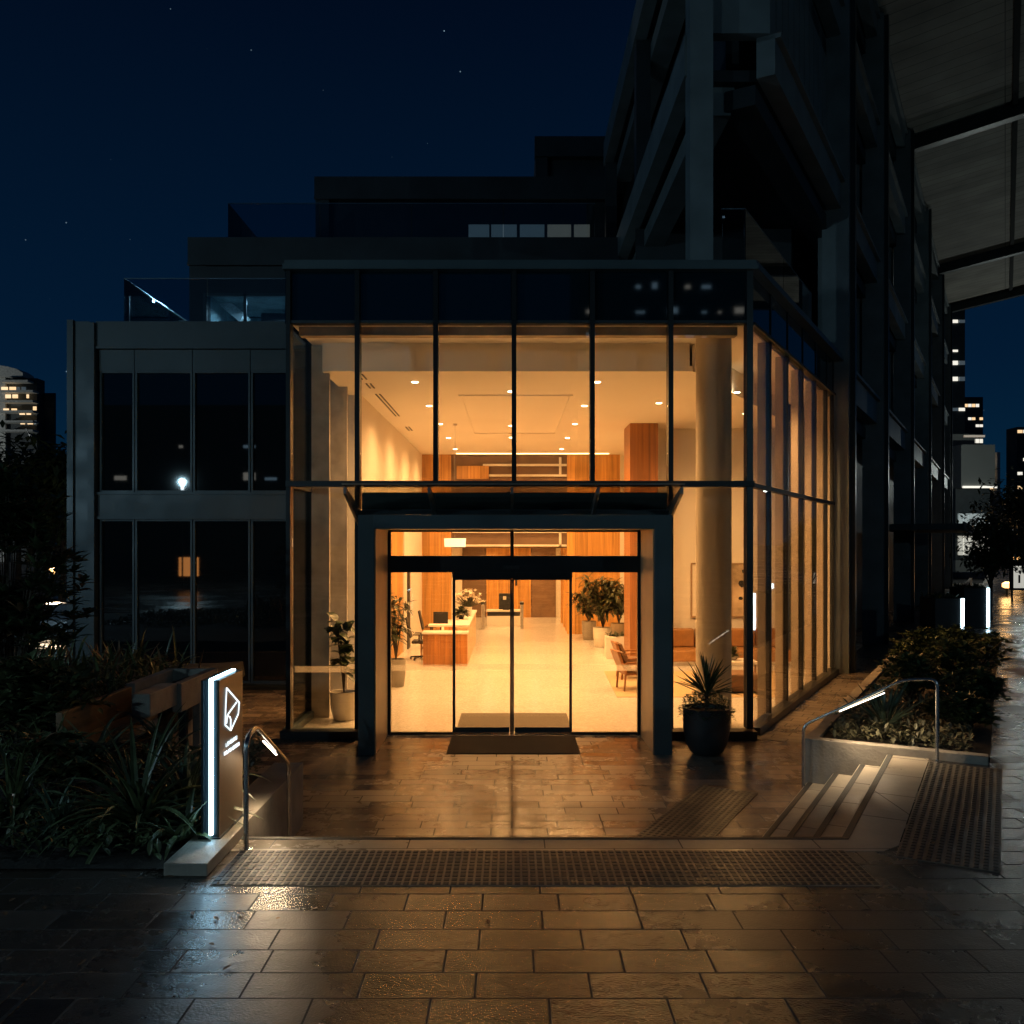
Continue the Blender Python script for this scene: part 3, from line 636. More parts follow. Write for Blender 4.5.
# roof canopy with boarded soffit
def sof(a,z0=19.62): return z0+.148*a
sm=mat('soffit_board',(.21,.205,.185),.65,0,.25,.5,.1,20)
def boarded():
    m_,t,p=nodes_of('boarded_soffit'); L=t.links.new;N=t.nodes.new
    tc=N('ShaderNodeTexCoord'); mp=N('ShaderNodeMapping'); mp.inputs['Rotation'].default_value=(0,0,TH); L(tc.outputs['Object'],mp.inputs[0])
    br=N('ShaderNodeTexBrick'); br.inputs['Scale'].default_value=1; br.inputs['Brick Width'].default_value=3.9; br.inputs['Row Height'].default_value=.62; br.inputs['Mortar Size'].default_value=.02; br.offset=0
    br.inputs['Color1'].default_value=(.24,.22,.18,1); br.inputs['Color2'].default_value=(.29,.27,.22,1); br.inputs['Mortar'].default_value=(.06,.055,.05,1)
    L(mp.outputs[0],br.inputs['Vector']); n=N('ShaderNodeTexNoise'); n.inputs['Scale'].default_value=.5; n.inputs['Detail'].default_value=6; L(tc.outputs['Object'],n.inputs['Vector'])
    mr=N('ShaderNodeMapRange'); mr.inputs[1].default_value=.3; mr.inputs[2].default_value=.7; mr.inputs[3].default_value=.6; mr.inputs[4].default_value=1.35; L(n.outputs[0],mr.inputs[0])
    v=N('ShaderNodeVectorMath'); v.operation='SCALE'; L(br.outputs['Color'],v.inputs[0]); L(mr.outputs[0],v.inputs['Scale']); L(v.outputs[0],p.inputs['Base Color']); p.inputs['Roughness'].default_value=.7
    return m_
sof_m=boarded()
sf=MB(); sf.hexa([FG(-2.6,4,sof(-2.6)),FG(14,4,sof(14)),FG(14,54.8,sof(14)),FG(-2.6,54.8,sof(-2.6))],[FG(-2.6,4,sof(-2.6)+.5),FG(14,4,sof(14)+.5),FG(14,54.8,sof(14)+.5),FG(-2.6,54.8,sof(-2.6)+.5)])
roof=sf.build('roof_canopy',sof_m,T)
for d in (14.8,25.4,36,44.4,54.6):
    if d in (14.8,36): continue
    m=MB(); m.hexa([FG(-.2,d-.22,sof(-.2)-.55),FG(14,d-.22,sof(14)-.55),FG(14,d+.22,sof(14)-.55),FG(-.2,d+.22,sof(-.2)-.55)],[FG(-.2,d-.22,sof(-.2)-.002),FG(14,d-.22,sof(14)-.002),FG(14,d+.22,sof(14)-.002),FG(-.2,d+.22,sof(-.2)-.002)]); m.build('roof_beam',dark_metal,roof)
m=MB(); m.hexa([FG(3.85,6,sof(3.85)-.16),FG(4.05,6,sof(4.05)-.16),FG(4.05,54.2,sof(4.05)-.16),FG(3.85,54.2,sof(3.85)-.16)],[FG(3.85,6,sof(3.85)-.004),FG(4.05,6,sof(4.05)-.004),FG(4.05,54.2,sof(4.05)-.004),FG(3.85,54.2,sof(3.85)-.004)]); m.build('purlin',mat('purlin_paint',(.012,.013,.013),.9,0,.1),roof)
pa=G0+V*-.25+U*.55; pb=G0+V*-.25+U*6.5
balustrade('glass_balustrade',[(3.54,pa.y),(pa.x,pa.y),(pb.x,pb.y)],7.78,8.78,'glass balustrade on the lobby roof under the tower overhang')

# ------------------------------------------------------------------ lobby furniture
# reception desk
D=thing('reception_desk',(-1.7,25.5,0),'long wooden reception desk with pale countertop inside the lobby','desk')
x0,x1=XP(423,22.9),XP(467,22.9)
MB().box(x0,x1,22.9,23.3,.012,.83).build('front_panel',oak_desk,D)
MB().box(x0+.1,x1,23.3,28.6,.012,.10).box(x1-.30,x1,23.3,28.6,.1,.965).build('side_panel',mat('pale_desk_side',(.60,.42,.24),.4),D)
MB().box(x0-.03,x1+.03,22.85,23.4,.83,.885).build('countertop',white_lac,D,bevel=.01)
MB().box(x0+.5,x1-.30,23.4,23.6,.1,.964).build('modesty_panel',oak_desk,D)
MB().box(x1-.45,x1+.03,23.41,28.7,.966,1.02).box(x0+.08,x1-.45,23.41,23.8,.966,1.02).build('countertop',white_lac,D,bevel=.01)
MB().box(x0+.25,x1-.45,23.62,28.3,.70,.74).build('work_surface',white_lac,D)
# monitor
M=thing('monitor',(-1.95,24.6,.74),'black computer monitor standing behind the reception counter','monitor')
MB().box(-2.15,-1.75,24.58,24.62,.94,1.27).build('screen',charcoal,M); MB().box(-1.97,-1.93,24.63,24.66,.76,1.1).box(-2.08,-1.82,24.55,24.75,.74,.76).build('stand',charcoal,M)
def office_chair(x,y,label):
    C=thing('office_chair',(x,y,0),label,'office chair','office chairs behind the reception desk')
    m=MB(); 
    for k in range(5): t=k*2*math.pi/5+.4; m.bar((x,y,.10),(x+.30*math.cos(t),y+.30*math.sin(t),.07),.04,.035)
    m.build('base',charcoal,C)
    m=MB()
    for k in range(5): t=k*2*math.pi/5+.4; m.lathe(x+.30*math.cos(t),y+.30*math.sin(t),[(.028,.013),(.028,.06)],10)
    m.build('castor',charcoal,C)
    MB().tube([(x,y,.1),(x,y,.45)],.025).build('gas_lift',steel,C)
    MB().box(x-.24,x+.24,y-.24,y+.24,.45,.53).build('seat',charcoal,C,bevel=.03)
    m=MB(); m.hexa([(x-.30,y-.20,.60),(x-.25,y-.20,.60),(x-.25,y+.20,.60),(x-.30,y+.20,.60)],[(x-.42,y-.2,1.15),(x-.38,y-.2,1.15),(x-.38,y+.2,1.15),(x-.42,y+.2,1.15)]); m.build('backrest',charcoal,C,bevel=.015)
    m=MB(); m.box(x-.2,x+.12,y-.28,y-.24,.68,.71); m.box(x-.2,x+.12,y+.24,y+.28,.68,.71); m.box(x-.05,x-.01,y-.28,y-.25,.5,.68); m.box(x-.05,x-.01,y+.25,y+.28,.5,.68); m.build('armrest',charcoal,C)
    return C
office_chair(-2.45,24.3,'black swivel chair nearest the end of the reception desk')
office_chair(-2.35,26.6,'second black swivel chair, farther back behind the reception desk')
# flowers
V1=thing('flower_vase',(-1.28,26.4,1.02),'white vase of tall cream flowers on the reception counter','vase')
MB().lathe(-1.28,26.4,[(.07,1.021),(.10,1.15),(.11,1.27),(.09,1.28)],20).build('vase',white_lac,V1,smooth=True)
fm=MB(); fs=MB(); rnd=random.Random(3)
for k in range(90):
    t=rnd.uniform(0,6.28); e_=rnd.uniform(.2,1.5); L_=rnd.uniform(.28,.56)
    d=Vector((math.cos(t)*math.cos(e_),math.sin(t)*math.cos(e_),math.sin(e_))); p=Vector((-1.28,26.4,1.26)); q=p+d*L_
    fs.tube([p,q],.006,5,False)
    for j in range(7): a_=Vector((rnd.uniform(-1,1),rnd.uniform(-1,1),rnd.uniform(-.3,1))); fm.leaf(q,a_,.085,.05,.1,2,.2,'round')
fm.build('blossom',flower_m,V1); fs.build('stem',leaf_in,V1)
V2=thing('leafy_arrangement',(-1.55,25.2,1.0),'low dark leafy arrangement on the counter in front of the flowers','plant')
m=MB()
for k in range(90):
    t=rnd.uniform(0,6.28); e_=rnd.uniform(0,1.5); d=Vector((math.cos(t)*math.cos(e_),math.sin(t)*math.cos(e_),math.sin(e_))); m.leaf(Vector((-1.42,25.2,1.12))+d*.1,d,.18,.08,.6,3,.2,'lance')
m.build('foliage',leaf_in,V2); MB().lathe(-1.42,25.2,[(.06,1.021),(.09,1.10),(.09,1.14)],14).build('bowl',charcoal,V2)
# pendants
for i,(y,zz,lb) in enumerate(((23.0,3.05,'glowing drum pendant lamp nearest the doors'),(24.8,3.75,'second glowing drum pendant lamp over the reception desk'),(26.6,4.4,'highest and farthest drum pendant lamp over the desk'))):
    if i>0: break
    x=XP(455,y); Pn=thing('pendant_lamp',(x,y,6.2),'wide glowing drum pendant lamp hanging in front of the reception desk','pendant lamp')
    MB().lathe(x,y,[(.27,zz),(.28,zz+.22)],28).build('shade',lamp_em,Pn,smooth=True)
    m=MB(); m.tube([(x,y,zz+.2),(x,y,6.2)],.006,6); m.lathe(x,y,[(.06,6.16),(.06,6.199)],14); m.build('cord',steel,Pn)
# turnstile posts, cabinet
C=thing('security_counter',(-.35,34,0),'white low counter with dark slot at the back of the lobby','counter')
MB().box(-.95,.32,33.9,34.6,.012,.40).build('body',white_lac,C); MB().box(-.93,.30,33.93,34.57,.40,.56).build('slot',charcoal,C); MB().box(-.97,.34,33.88,34.62,.56,.61).build('top',white_lac,C)
S=thing('display_stand',(-.3,34.2,.61),'dark display screen with a white card standing on the security counter','screen')
MB().box(-.50,.03,34.15,34.25,.63,1.24).build('panel',charcoal,S,bevel=.03); MB().box(-.34,-.22,34.13,34.148,1.0,1.13).build('card',white_lac,S); MB().box(-.35,-.1,34.1,34.3,.61,.63).build('foot',charcoal,S)
for i,(x,lb) in enumerate(((-1.05,'steel barrier post on the left of the security counter'),(.36,'steel barrier post on the right of the security counter'))):
    G=thing('barrier_post',(x,32.8,0),lb,'barrier','steel barrier posts'); MB().box(x-.06,x+.06,32.6,33.2,.012,.92).build('body',steel,G,bevel=.02); MB().box(x-.07,x+.07,32.58,33.22,.921,1.0).build('cap',charcoal,G,bevel=.01)
# entrance mats
tag(MB().box(-.93,1.0,15.05,16.55,.012,.024).build('door_mat',mat_m),'brown entrance mat on the lobby floor inside the sliding doors','mat')
tag(MB().box(-.98,1.02,13.42,14.62,.001,.012).build('door_mat',mat_out),'dark wet mat outside in front of the sliding doors','mat')
# rug + armchairs + table
rg=MB(); rg.prism([(XP(604,22),22),(XP(617,18.3),18.3),(5.4,18.3),(6.6,22)],.012,.022); tag(rg.build('rug',rug_m),'pale woven rug under the lobby armchairs','rug')
def armchair(x,y,rz,label):
    C=thing('armchair',(0,0,0),label,'armchair','wooden lobby armchairs')
    for sx_ in (-.28,.28):
        MB().bar((sx_,-.28,0),(sx_,-.26,.62),.035).build('leg',oak_dark,C); MB().bar((sx_,.30,0),(sx_,.26,.5),.035).build('leg',oak_dark,C)
        MB().bar((sx_,-.30,.62),(sx_,.34,.58),.05,.03).build('arm',oak_dark,C)
    m=MB(); m.hexa([(-.27,.22,.36),(.27,.22,.36),(.27,.28,.36),(-.27,.28,.36)],[(-.27,.40,.84),(.27,.40,.84),(.27,.46,.84),(-.27,.46,.84)]); m.build('backrest',oak_dark,C,bevel=.01)
    MB().box(-.26,.26,-.28,.26,.33,.37).build('seat_frame',oak_dark,C); MB().box(-.25,.25,-.29,.24,.37,.47).build('seat',cushion,C,bevel=.025)
    m=MB(); m.hexa([(-.24,.13,.47),(.24,.13,.47),(.24,.22,.47),(-.24,.22,.47)],[(-.24,.29,.82),(.24,.29,.82),(.24,.38,.82),(-.24,.38,.82)]); m.build('back_cushion',cushion,C,bevel=.02)
    C.location=(x,y,.022); C.rotation_euler=(0,0,rz); return C
ar=armchair(XP(634,19.3),19.3,R(100),'wooden armchair with brown cushions seen at the right edge of the doors, nearer one')
dup(ar,(XP(632,20.9),20.9,.022),R(95),'wooden armchair just behind the nearer one beside the potted palms')
# sofa
S=thing('sofa',(5.2,23.2,0),'tan leather bench sofa against the right lobby wall','sofa')
MB().box(4.0,7.2,22.95,23.8,.012,.13).build('plinth',white_lac,S); MB().box(4.0,7.2,22.85,23.6,.13,.42).build('seat',tan_leather,S,bevel=.04)
for i in range(4): MB().box(4.02+i*.8,4.78+i*.8,23.6,23.85,.42,.90).build('back_cushion',tan_leather,S,bevel=.04)
CT=thing('coffee_table',(5.05,21.2,0),'low white coffee table in front of the tan sofa','table')
MB().box(4.7,5.7,20.8,21.5,.34,.40).build('top',white_lac,CT)
for a_,b_ in ((4.76,20.86),(5.64,20.86),(4.76,21.44),(5.64,21.44)): MB().box(a_-.02,a_+.02,b_-.02,b_+.02,.02,.34).build('leg',oak_dark,CT)
OT=thing('ottoman',(4.75,18.9,0),'square brown upholstered ottoman behind the front glass','ottoman')
MB().box(4.35,5.15,18.7,19.4,.06,.42).build('seat',cushion,OT,bevel=.04); MB().box(4.42,5.08,18.77,19.33,.022,.06).build('base',charcoal,OT)
TB=thing('table_plant',(5.2,21.15,.4),'small leafy plant in a bowl on the coffee table','plant'); MB().lathe(5.2,21.15,[(.06,.402),(.11,.46),(.11,.50)],16).build('bowl',pot_grey,TB); m=MB()
for k in range(50): t=rnd.uniform(0,6.28); e_=rnd.uniform(.2,1.5); m.leaf((5.2,21.15,.5),(math.cos(t)*math.cos(e_),math.sin(t)*math.cos(e_),math.sin(e_)),.25,.05,.7,4,.2)
m.build('foliage',leaf_in,TB)
# pictures
for nm,a_,b_,lb in (('framed_picture',XP(691,23.95),XP(716,23.95),'pale framed picture on the lobby wall left of the round column'),('framed_picture',XP(731,23.95),XP(752,23.95),'abstract framed painting right of the round column')):
    z0,z1=H-(617-HZ)/F*24,H-(563-HZ)/F*24; Q=thing(nm,((a_+b_)/2,23.95,1.2),lb,'picture')
    m=MB(); t=.035; m.box(a_,b_,23.94,23.99,z0,z0+t); m.box(a_,b_,23.94,23.99,z1-t,z1); m.box(a_,a_+t,23.94,23.99,z0+t,z1-t); m.box(b_-t,b_,23.94,23.99,z0+t,z1-t); m.build('frame',mat('thin_frame',(.35,.24,.14),.4),Q)
    c_=MB().box(a_+t,b_-t,23.96,23.98,z0+t,z1-t).build('canvas',plaster if 'pale' in lb else mat('art_canvas',(.55,.42,.28),.8,0,.5,2.2),Q)
    if 'abstract' in lb:
        m=MB(); 
        for cx,cz_,r_ in ((.30,.62,.10),(.42,.85,.06),(.25,.35,.05)):
            px=a_+cx*(b_-a_)+.12; pz_=z0+cz_*(z1-z0); pts=[(px+r_*1.3*math.cos(t_*.7854)*random.uniform(.7,1.2),pz_+r_*math.sin(t_*.7854)*random.uniform(.7,1.2)) for t_ in range(8)]
            m.v+= [(x,23.956,z) for x,z in pts]; n=len(m.v); m.f.append(tuple(range(n-8,n)))
        m.build('brush_mark',charcoal,Q)

# ------------------------------------------------------------------ plants
def plant_pot(x,y,z,r0,r1,h,m,root):
    MB().lathe(x,y,[(r0*.9,z),(r0,z+.03),((r0+r1)/2*1.05,z+h*.45),(r1,z+h),(r1-.03,z+h),(r1-.035,z+h-.05)],32).build('pot',m,root,smooth=True)
    MB().lathe(x,y,[(r1-.04,z+h-.09),(r1-.04,z+h-.05)],24).build('soil',soil,root)
def leaf_tree(root,x,y,z0,h,nl,L,Wd,mm,spread=.35,shape='round',seed=1,droop=.6,stems=3,name='foliage'):
    r=random.Random(seed); st=MB(); lf=MB()
    for s_ in range(stems):
        t=r.uniform(0,6.28); k=r.uniform(.2,1)*spread; p0=Vector((x,y,z0)); p1=Vector((x+k*math.cos(t)*.5,y+k*math.sin(t)*.5,z0+h*.55)); p2=Vector((x+k*math.cos(t),y+k*math.sin(t),z0+h*r.uniform(.8,1)))
        pts=[]
        for i in range(7):
            u=i/6; pts.append(p0*(1-u)**2+p1*2*u*(1-u)+p2*u*u)
        st.tube(pts,.014,6,True,.006)
        for i in range(nl//stems):
            u=r.uniform(.25,1); q=p0*(1-u)**2+p1*2*u*(1-u)+p2*u*u; a_=r.uniform(0,6.28); e_=r.uniform(-.1,1.1)
            lf.leaf(q,(math.cos(a_)*math.cos(e_),math.sin(a_)*math.cos(e_),math.sin(e_)),L*r.uniform(.6,1.15),Wd*r.uniform(.7,1.1),droop*r.uniform(.5,1.6),4,.15,shape)
    st.build('stem',bark,root); lf.build(name,mm,root,smooth=True)
x=XP(344,16.0); Q=thing('fiddle_leaf_fig',(x,16,0),'broad-leaved fig in a white pot in the left corner window of the lobby','potted plant'); plant_pot(x,16,.012,.19,.25,.50,pot_white,Q); leaf_tree(Q,x,16,.5,1.30,60,.30,.20,leaf_dk,.30,'round',4,.7,5)
x=XP(396,19.7); Q=thing('potted_palm',(x,19.7,0),'tall arching leafy plant in a cylindrical pot beside the left wood wall','potted plant'); plant_pot(x,19.7,.012,.18,.22,.60,pot_grey,Q); leaf_tree(Q,x,19.7,.6,1.45,150,.34,.09,leaf_in,.30,'lance',5,1.1,8)
for (px,Z,h,r_,hh,pm,lb,sd,nl,L_,Wd) in ((589,29.3,.60,.24,1.0,pot_grey,'leafy plant in the grey tapered pot, leftmost of the right-hand group',11,220,.36,.10),(603,27.3,.58,.30,1.55,pot_white,'tallest arching plant in the large white pot of the right-hand group',12,420,.40,.10),(619,26.8,.75,.25,1.25,mat('brown_pot',(.22,.16,.10),.5),'plant in the brown ribbed pot beside the walnut column',13,300,.36,.08)):
    x=XP(px,Z); Q=thing('potted_palm',(x,Z,0),lb,'potted plant','potted plants at the right of the lobby'); plant_pot(x,Z,.012,r_*.85,r_,h,pm,Q); leaf_tree(Q,x,Z,h,hh,nl,L_,Wd,leaf_in,.75,'lance',sd,1.2,12)
x=XP(604,25); Q=thing('white_planter',(x+.28,24.6,0),'low square white planter standing behind the armchairs','planter'); MB().box(x+.0,x+.75,24.4,24.9,.012,.60).build('pot',white_lac,Q,bevel=.01); m=MB()
for k in range(60): m.leaf((x+.1+rnd.random()*.55,24.5+rnd.random()*.3,.6),(rnd.uniform(-1,1),rnd.uniform(-1,1),rnd.uniform(.2,1)),.16,.06,.6,3,.2)
m.build('foliage',leaf_in,Q)
# round black planter outside with a spiky cordyline
x,y=XP(706.5,13.45),13.45; Q=thing('round_planter',(x,y,0),'large round black planter with a spiky cordyline outside the lobby glass','planter')
MB().lathe(x,y,[(.19,.0),(.25,.05),(.31,.18),(.345,.38),(.35,.66),(.36,.70),(.33,.70),(.32,.62)],44).build('pot',pot_black,Q,smooth=True); MB().lathe(x,y,[(.31,.58),(.31,.63)],24).build('soil',soil,Q)
m=MB(); r=random.Random(8)
for k in range(64):
    t=r.uniform(0,6.28); e_=r.uniform(.12,1.5)**1.0; m.leaf((x,y,.86+r.uniform(-.03,.08)),(math.cos(t)*math.cos(e_),math.sin(t)*math.cos(e_),math.sin(e_)),r.uniform(.46,.66),.042,r.uniform(0,.28),6,.3,'lance')
m.build('cordyline',leaf_dk,Q); MB().tube([(x,y,.6),(x,y,.9)],.03,8).build('stem',bark,Q)
m=MB()
for k in range(620):
    t=r.uniform(0,6.28); rr=.34*math.sqrt(r.random())*1.15; z=.70+.17*(1-(rr/.4)**2)+r.uniform(-.10,.06)-(.08 if rr>.33 else 0)
    m.leaf((x+rr*math.cos(t),y+rr*math.sin(t),z),(math.cos(t)+r.uniform(-.8,.8),math.sin(t)+r.uniform(-.8,.8),r.uniform(-.1,1)),.06,.045,.4,2,.15,'round')
m.build('foliage',leaf_dk,Q)

# ------------------------------------------------------------------ retaining walls, rails, sign (left)
Wl=thing('low_wall',(-2.5,7.0,ST),'low pale stone plinth wall carrying the illuminated sign','wall')
MB().box(-2.66,-2.335,7.84,10.07,0,ST+.095).build('wall_body',concrete2,Wl,bevel=.006); MB().box(-2.665,-2.33,6.88,7.838,ST-.0,ST+.10).build('slab',concrete,Wl,bevel=.008)
def handrail(pts, label, base0, base1, r=.021):
    T_=thing('handrail',base0,label,'handrail','steel handrails beside the steps')
    # round the corners
    P_=[Vector(p) for p in pts]; outp=[P_[0]]
    for i in range(1,len(P_)-1):
        a_,b_,c_=P_[i-1],P_[i],P_[i+1]; d1=(a_-b_); d2=(c_-b_); k=min(.10,d1.length*.4,d2.length*.4); s_=b_+d1.normalized()*k; e_=b_+d2.normalized()*k
        for j in range(6): u=j/5; outp.append(s_*(1-u)**2+b_*2*u*(1-u)+e_*u*u)
    outp.append(P_[-1]); MB().tube(outp,r,14).build('rail',steel,T_,smooth=True)
    for b_ in (base0,base1): MB().lathe(b_[0],b_[1],[(.055,b_[2]),(.055,b_[2]+.008),(.03,b_[2]+.012)],20).build('base_plate',steel,T_)
    return T_
xr_=-2.215
HL=handrail([(xr_,7.50,ST),(xr_,7.50,ST+.92),(xr_,7.78,ST+.965),(xr_,8.92,.965),(xr_,8.95,0)],'steel handrail with a light strip beside the illuminated sign',(xr_,7.50,ST),(xr_,8.95,0))
def light_strip(p,q,parent,power):
    p=Vector(p); q=Vector(q); s_=MB().bar(p,q,.016,.010).build('light_strip',led_warm,parent)
    l=bpy.data.lights.new('strip_lamp','AREA'); l.shape='RECTANGLE'; l.size=(q-p).length; l.size_y=.02; l.energy=power; l.spread=R(148); l.color=(1,.74,.45)
    o=bpy.data.objects.new('strip_lamp',l); col.objects.link(o); d=(q-p).normalized(); z=-Vector((0,0,-1)); z=(z-d*z.dot(d)).normalized(); yv=z.cross(d)
    o.matrix_world=Matrix.Translation((p+q)/2-z*.015) @ Matrix((d,yv,z)).transposed().to_4x4()
    mw=o.matrix_world.copy(); o.parent=parent; o.matrix_parent_inverse=parent_world(parent).inverted(); return o
light_strip((xr_,8.02,1.385),(xr_,8.46,1.16),HL,8)
lp=(3.60,11.12); tp=(4.97,10.52)
dxy=Vector((tp[0]-lp[0],tp[1]-lp[1],0))
def on(t,z): return (lp[0]+dxy.x*t,lp[1]+dxy.y*t,z)
HR=handrail([on(0,0),on(0,.90),on(.76,ST+.93),on(1,ST+.96),on(1,ST)],'steel handrail with a light strip beside the right-hand steps',on(0,0),on(1,ST))
light_strip(on(.28,1.10),on(.62,1.36),HR,14)
# sign
Sg=thing('entrance_sign',(-2.5,7.75,ST+.1),'slim metal pylon sign with glowing white edge strip and outline logo','sign')
sx0,sx1,sy0,sy1,sz0,sz1=-2.565,-2.425,7.46,8.09,ST+.10,2.01
panel_m=mat('sign_panel',(.12,.09,.065),.40,.6,.10,3,.12,120); body_m=mat('sign_body',(.02,.03,.035),.4,.4,.1)
MB().box(sx0+.01,sx1-.022,sy0+.012,sy1,sz0,sz1).build('core',body_m,Sg); MB().box(sx1-.021,sx1,sy0,sy1+.01,sz0+.01,sz1+.0).build('face_panel',panel_m,Sg); MB().box(sx0-.012,sx0+.009,sy0,sy1+.01,sz0+.01,sz1).build('face_panel',body_m,Sg)
led=MB(); cx_=-2.495; led.box(cx_-.014,cx_+.014,sy0-.006,sy0+.011,sz0+.03,sz1+.012); led.box(cx_-.016,cx_+.016,sy0+.0115,sy1-.02,sz1+.001,sz1+.012); led.build('light_strip',led_cool,Sg)
MB().box(sx0-.03,sx1+.012,sy0-.02,sy1+.02,sz0,sz0+.012).build('base_plate',body_m,Sg)
# logo drawn as tubes on the face: coordinates (along depth, height) from the picture
def fp(px,py):   # pixel on the face plane x = sx1 -> point just proud of it
    Z=sx1/((px-512)/F); return (sx1+.006, Z, H-(py-HZ)/F*Z)
def zz(px,py): return (205+px*50/512, 665+py*100/1024)
lg=MB()
def seg(*pp):
    for a_,b_ in zip(pp[:-1],pp[1:]): lg.bar(fp(*zz(*a_)),fp(*zz(*b_)),.009,.008,up=(1,0,0))
seg((215,235),(205,430),(200,615),(258,670),(335,500),(345,385),(215,235)); seg((318,380),(232,500),(222,520)); seg((222,520),(248,530),(258,560),(255,668)); seg((222,520),(214,600))
lg.build('logo',logo_em,Sg)
# two lines of small lettering, unreadable in the photograph: rows of short strokes
tx=MB(); r=random.Random(5)
def textline(p0,p1,hpx,n):
    for i in range(n):
        u=(i+.15)/n; u2=(i+.85)/n; a_=(p0[0]+(p1[0]-p0[0])*u,p0[1]+(p1[1]-p0[1])*u); b_=(p0[0]+(p1[0]-p0[0])*u2,p0[1]+(p1[1]-p0[1])*u2)
        k=r.choice('HNEILMU'); top=lambda q:(q[0],q[1]-hpx); T_=[]
        if k in 'HNMU': T_+=[(a_,top(a_)),(b_,top(b_))]
        if k=='H': T_+=[((a_[0],a_[1]-hpx/2),(b_[0],b_[1]-hpx/2))]
        if k in 'NM': T_+=[(top(a_),b_)]
        if k=='U': T_+=[(a_,b_)]
        if k in 'EIL': T_+=[(a_,top(a_))]
        if k in 'EL': T_+=[(a_,b_)]
        if k=='E': T_+=[(top(a_),top(b_)),((a_[0],a_[1]-hpx/2),(b_[0],b_[1]-hpx/2))]
        for s_,e_ in T_: tx.bar(fp(*zz(*s_)),fp(*zz(*e_)),.0045,.004,up=(1,0,0))
textline((206,840),(322,755),36,7); textline((188,930),(345,822),36,11)
tx.build('lettering',logo_em,Sg)

# timber bench and concrete planter edge, left
Bn=thing('timber_bench',(-4.9,12.2,ST),'timber bench slotted into pale concrete blocks among the left planting','bench')
ZB=12.0
def q3(px,py,Z): return Vector(at(px,py,Z))
# concrete arms
def beam_prism(name,m,path,wd,z0,z1):
    for a_,b_ in zip(path[:-1],path[1:]):
        a_=Vector((*a_,0)); b_=Vector((*b_,0)); d=(b_-a_).normalized(); n=Vector((-d.y,d.x,0))*wd/2
        MB().prism([tuple((a_+n)[:2]),tuple((b_+n)[:2]),tuple((b_-n)[:2]),tuple((a_-n)[:2])],z0,z1).build(name,m,Bn,bevel=.012)
# seat back wall runs towards the camera and left from (−4.3,13) 
beam_prism('concrete_arm',concrete2,[(-4.35,10.55),(-4.35,11.40)],.22,1.10,1.38)
beam_prism('concrete_rim',concrete2,[(-4.25,11.41),(-4.25,12.70)],.12,1.0,1.37)
beam_prism('concrete_rim',concrete2,[(-4.19,12.76),(-4.90,12.76)],.12,1.0,1.372)
beam_prism('concrete_rim',concrete2,[(-4.84,11.41),(-4.84,12.70)],.12,1.0,1.37)
beam_prism('planter_soil',soil,[(-4.55,11.42),(-4.55,12.69)],.46,1.0,1.2)
beam_prism('concrete_base',concrete2,[(-4.58,10.25),(-4.58,11.40)],.20,.45,.94)
beam_prism('timber_seat',timber,[(-4.62,9.6),(-4.62,11.35)],.32,.95,1.02)
beam_prism('timber_back',timber,[(-4.83,9.6),(-4.83,11.35)],.08,1.0,1.34)
beam_prism('steel_leg',dark_metal,[(-4.40,12.0),(-4.40,12.10)],.10,.4,1.0); beam_prism('concrete_leg',concrete2,[(-4.23,12.05),(-4.23,12.45)],.10,.3,1.0)

# planter wall on the right, with its bed
Wr=thing('planter_wall',(W0.x,W0.y,0),'pale concrete retaining wall of the planting bed beside the right-hand steps','wall')
wb=W0+V*2.05; uu=U*.16; vv=V*.16
MB().prism([(W0.x,W0.y),(wb.x,wb.y),(wb.x+uu.x,wb.y+uu.y),(W0.x+uu.x,W0.y+uu.y)],-.02,.70).build('front_wall',concrete2,Wr,bevel=.008)
p_=W0+U*.161; q_=W0+U*17.5; MB().prism([(p_.x,p_.y),(p_.x+vv.x,p_.y+vv.y),(q_.x+vv.x,q_.y+vv.y),(q_.x,q_.y)],-.02,.70).build('side_wall',concrete2,Wr,bevel=.008)
p2=W0+V*.165+U*.165; sb=MB(); c_=[p2,p2+V*1.9,p2+V*1.9+U*16,p2+U*16]; sb.prism([(k.x,k.y) for k in c_],-.02,.66); struct(sb.build('planting_soil',soil))
# right bed continues as a low kerb to the far planters
kb=W0+U*17.6; ke=W0+U*60; MB(); kk=MB(); kk.prism([(kb.x,kb.y),(kb.x+vv.x,kb.y+vv.y),(ke.x+vv.x,ke.y+vv.y),(ke.x,ke.y)],-.02,.66); tag(kk.build('kerb_wall',concrete2),'low concrete kerb wall continuing along the footpath beyond the bed','wall')
# left bed soil
n=26; sb=MB(); X0,X1,Y0,Y1=-16,-2.67,7.0,17.5
for j in range(n+1):
    for i in range(n+1):
        x=X0+(X1-X0)*i/n; y=Y0+(Y1-Y0)*j/n; h=ST+.015+.22*min(1,(y-Y0)/2.5)*min(1,(X1-x)/1.5)+.10*mnoise.noise(Vector((x*.9,y*.9,0)))*min(1,(y-Y0)*1.5)*min(1,(X1-x)*2)
        # the bed stops at the bench line
        lim=-2.67 if y<10.1 else -4.3-(y-10.1)*.12
        sb.v.append((min(x,lim) ,y,h if x<=lim+.3 else ST-.02))
for j in range(n):
    for i in range(n): k=j*(n+1)+i; sb.f.append((k,k+1,k+n+2,k+n+1))
struct(sb.build('planting_soil',soil,smooth=True))
bd=MB(); bd.prism([(-16,17.6),(-5.3,17.6),(-4.42,10.12),(-2.67,10.08),(-2.67,7.9),(-16,7.9)],-.02,ST-.03); struct(bd.build('bed_edge',concrete2))

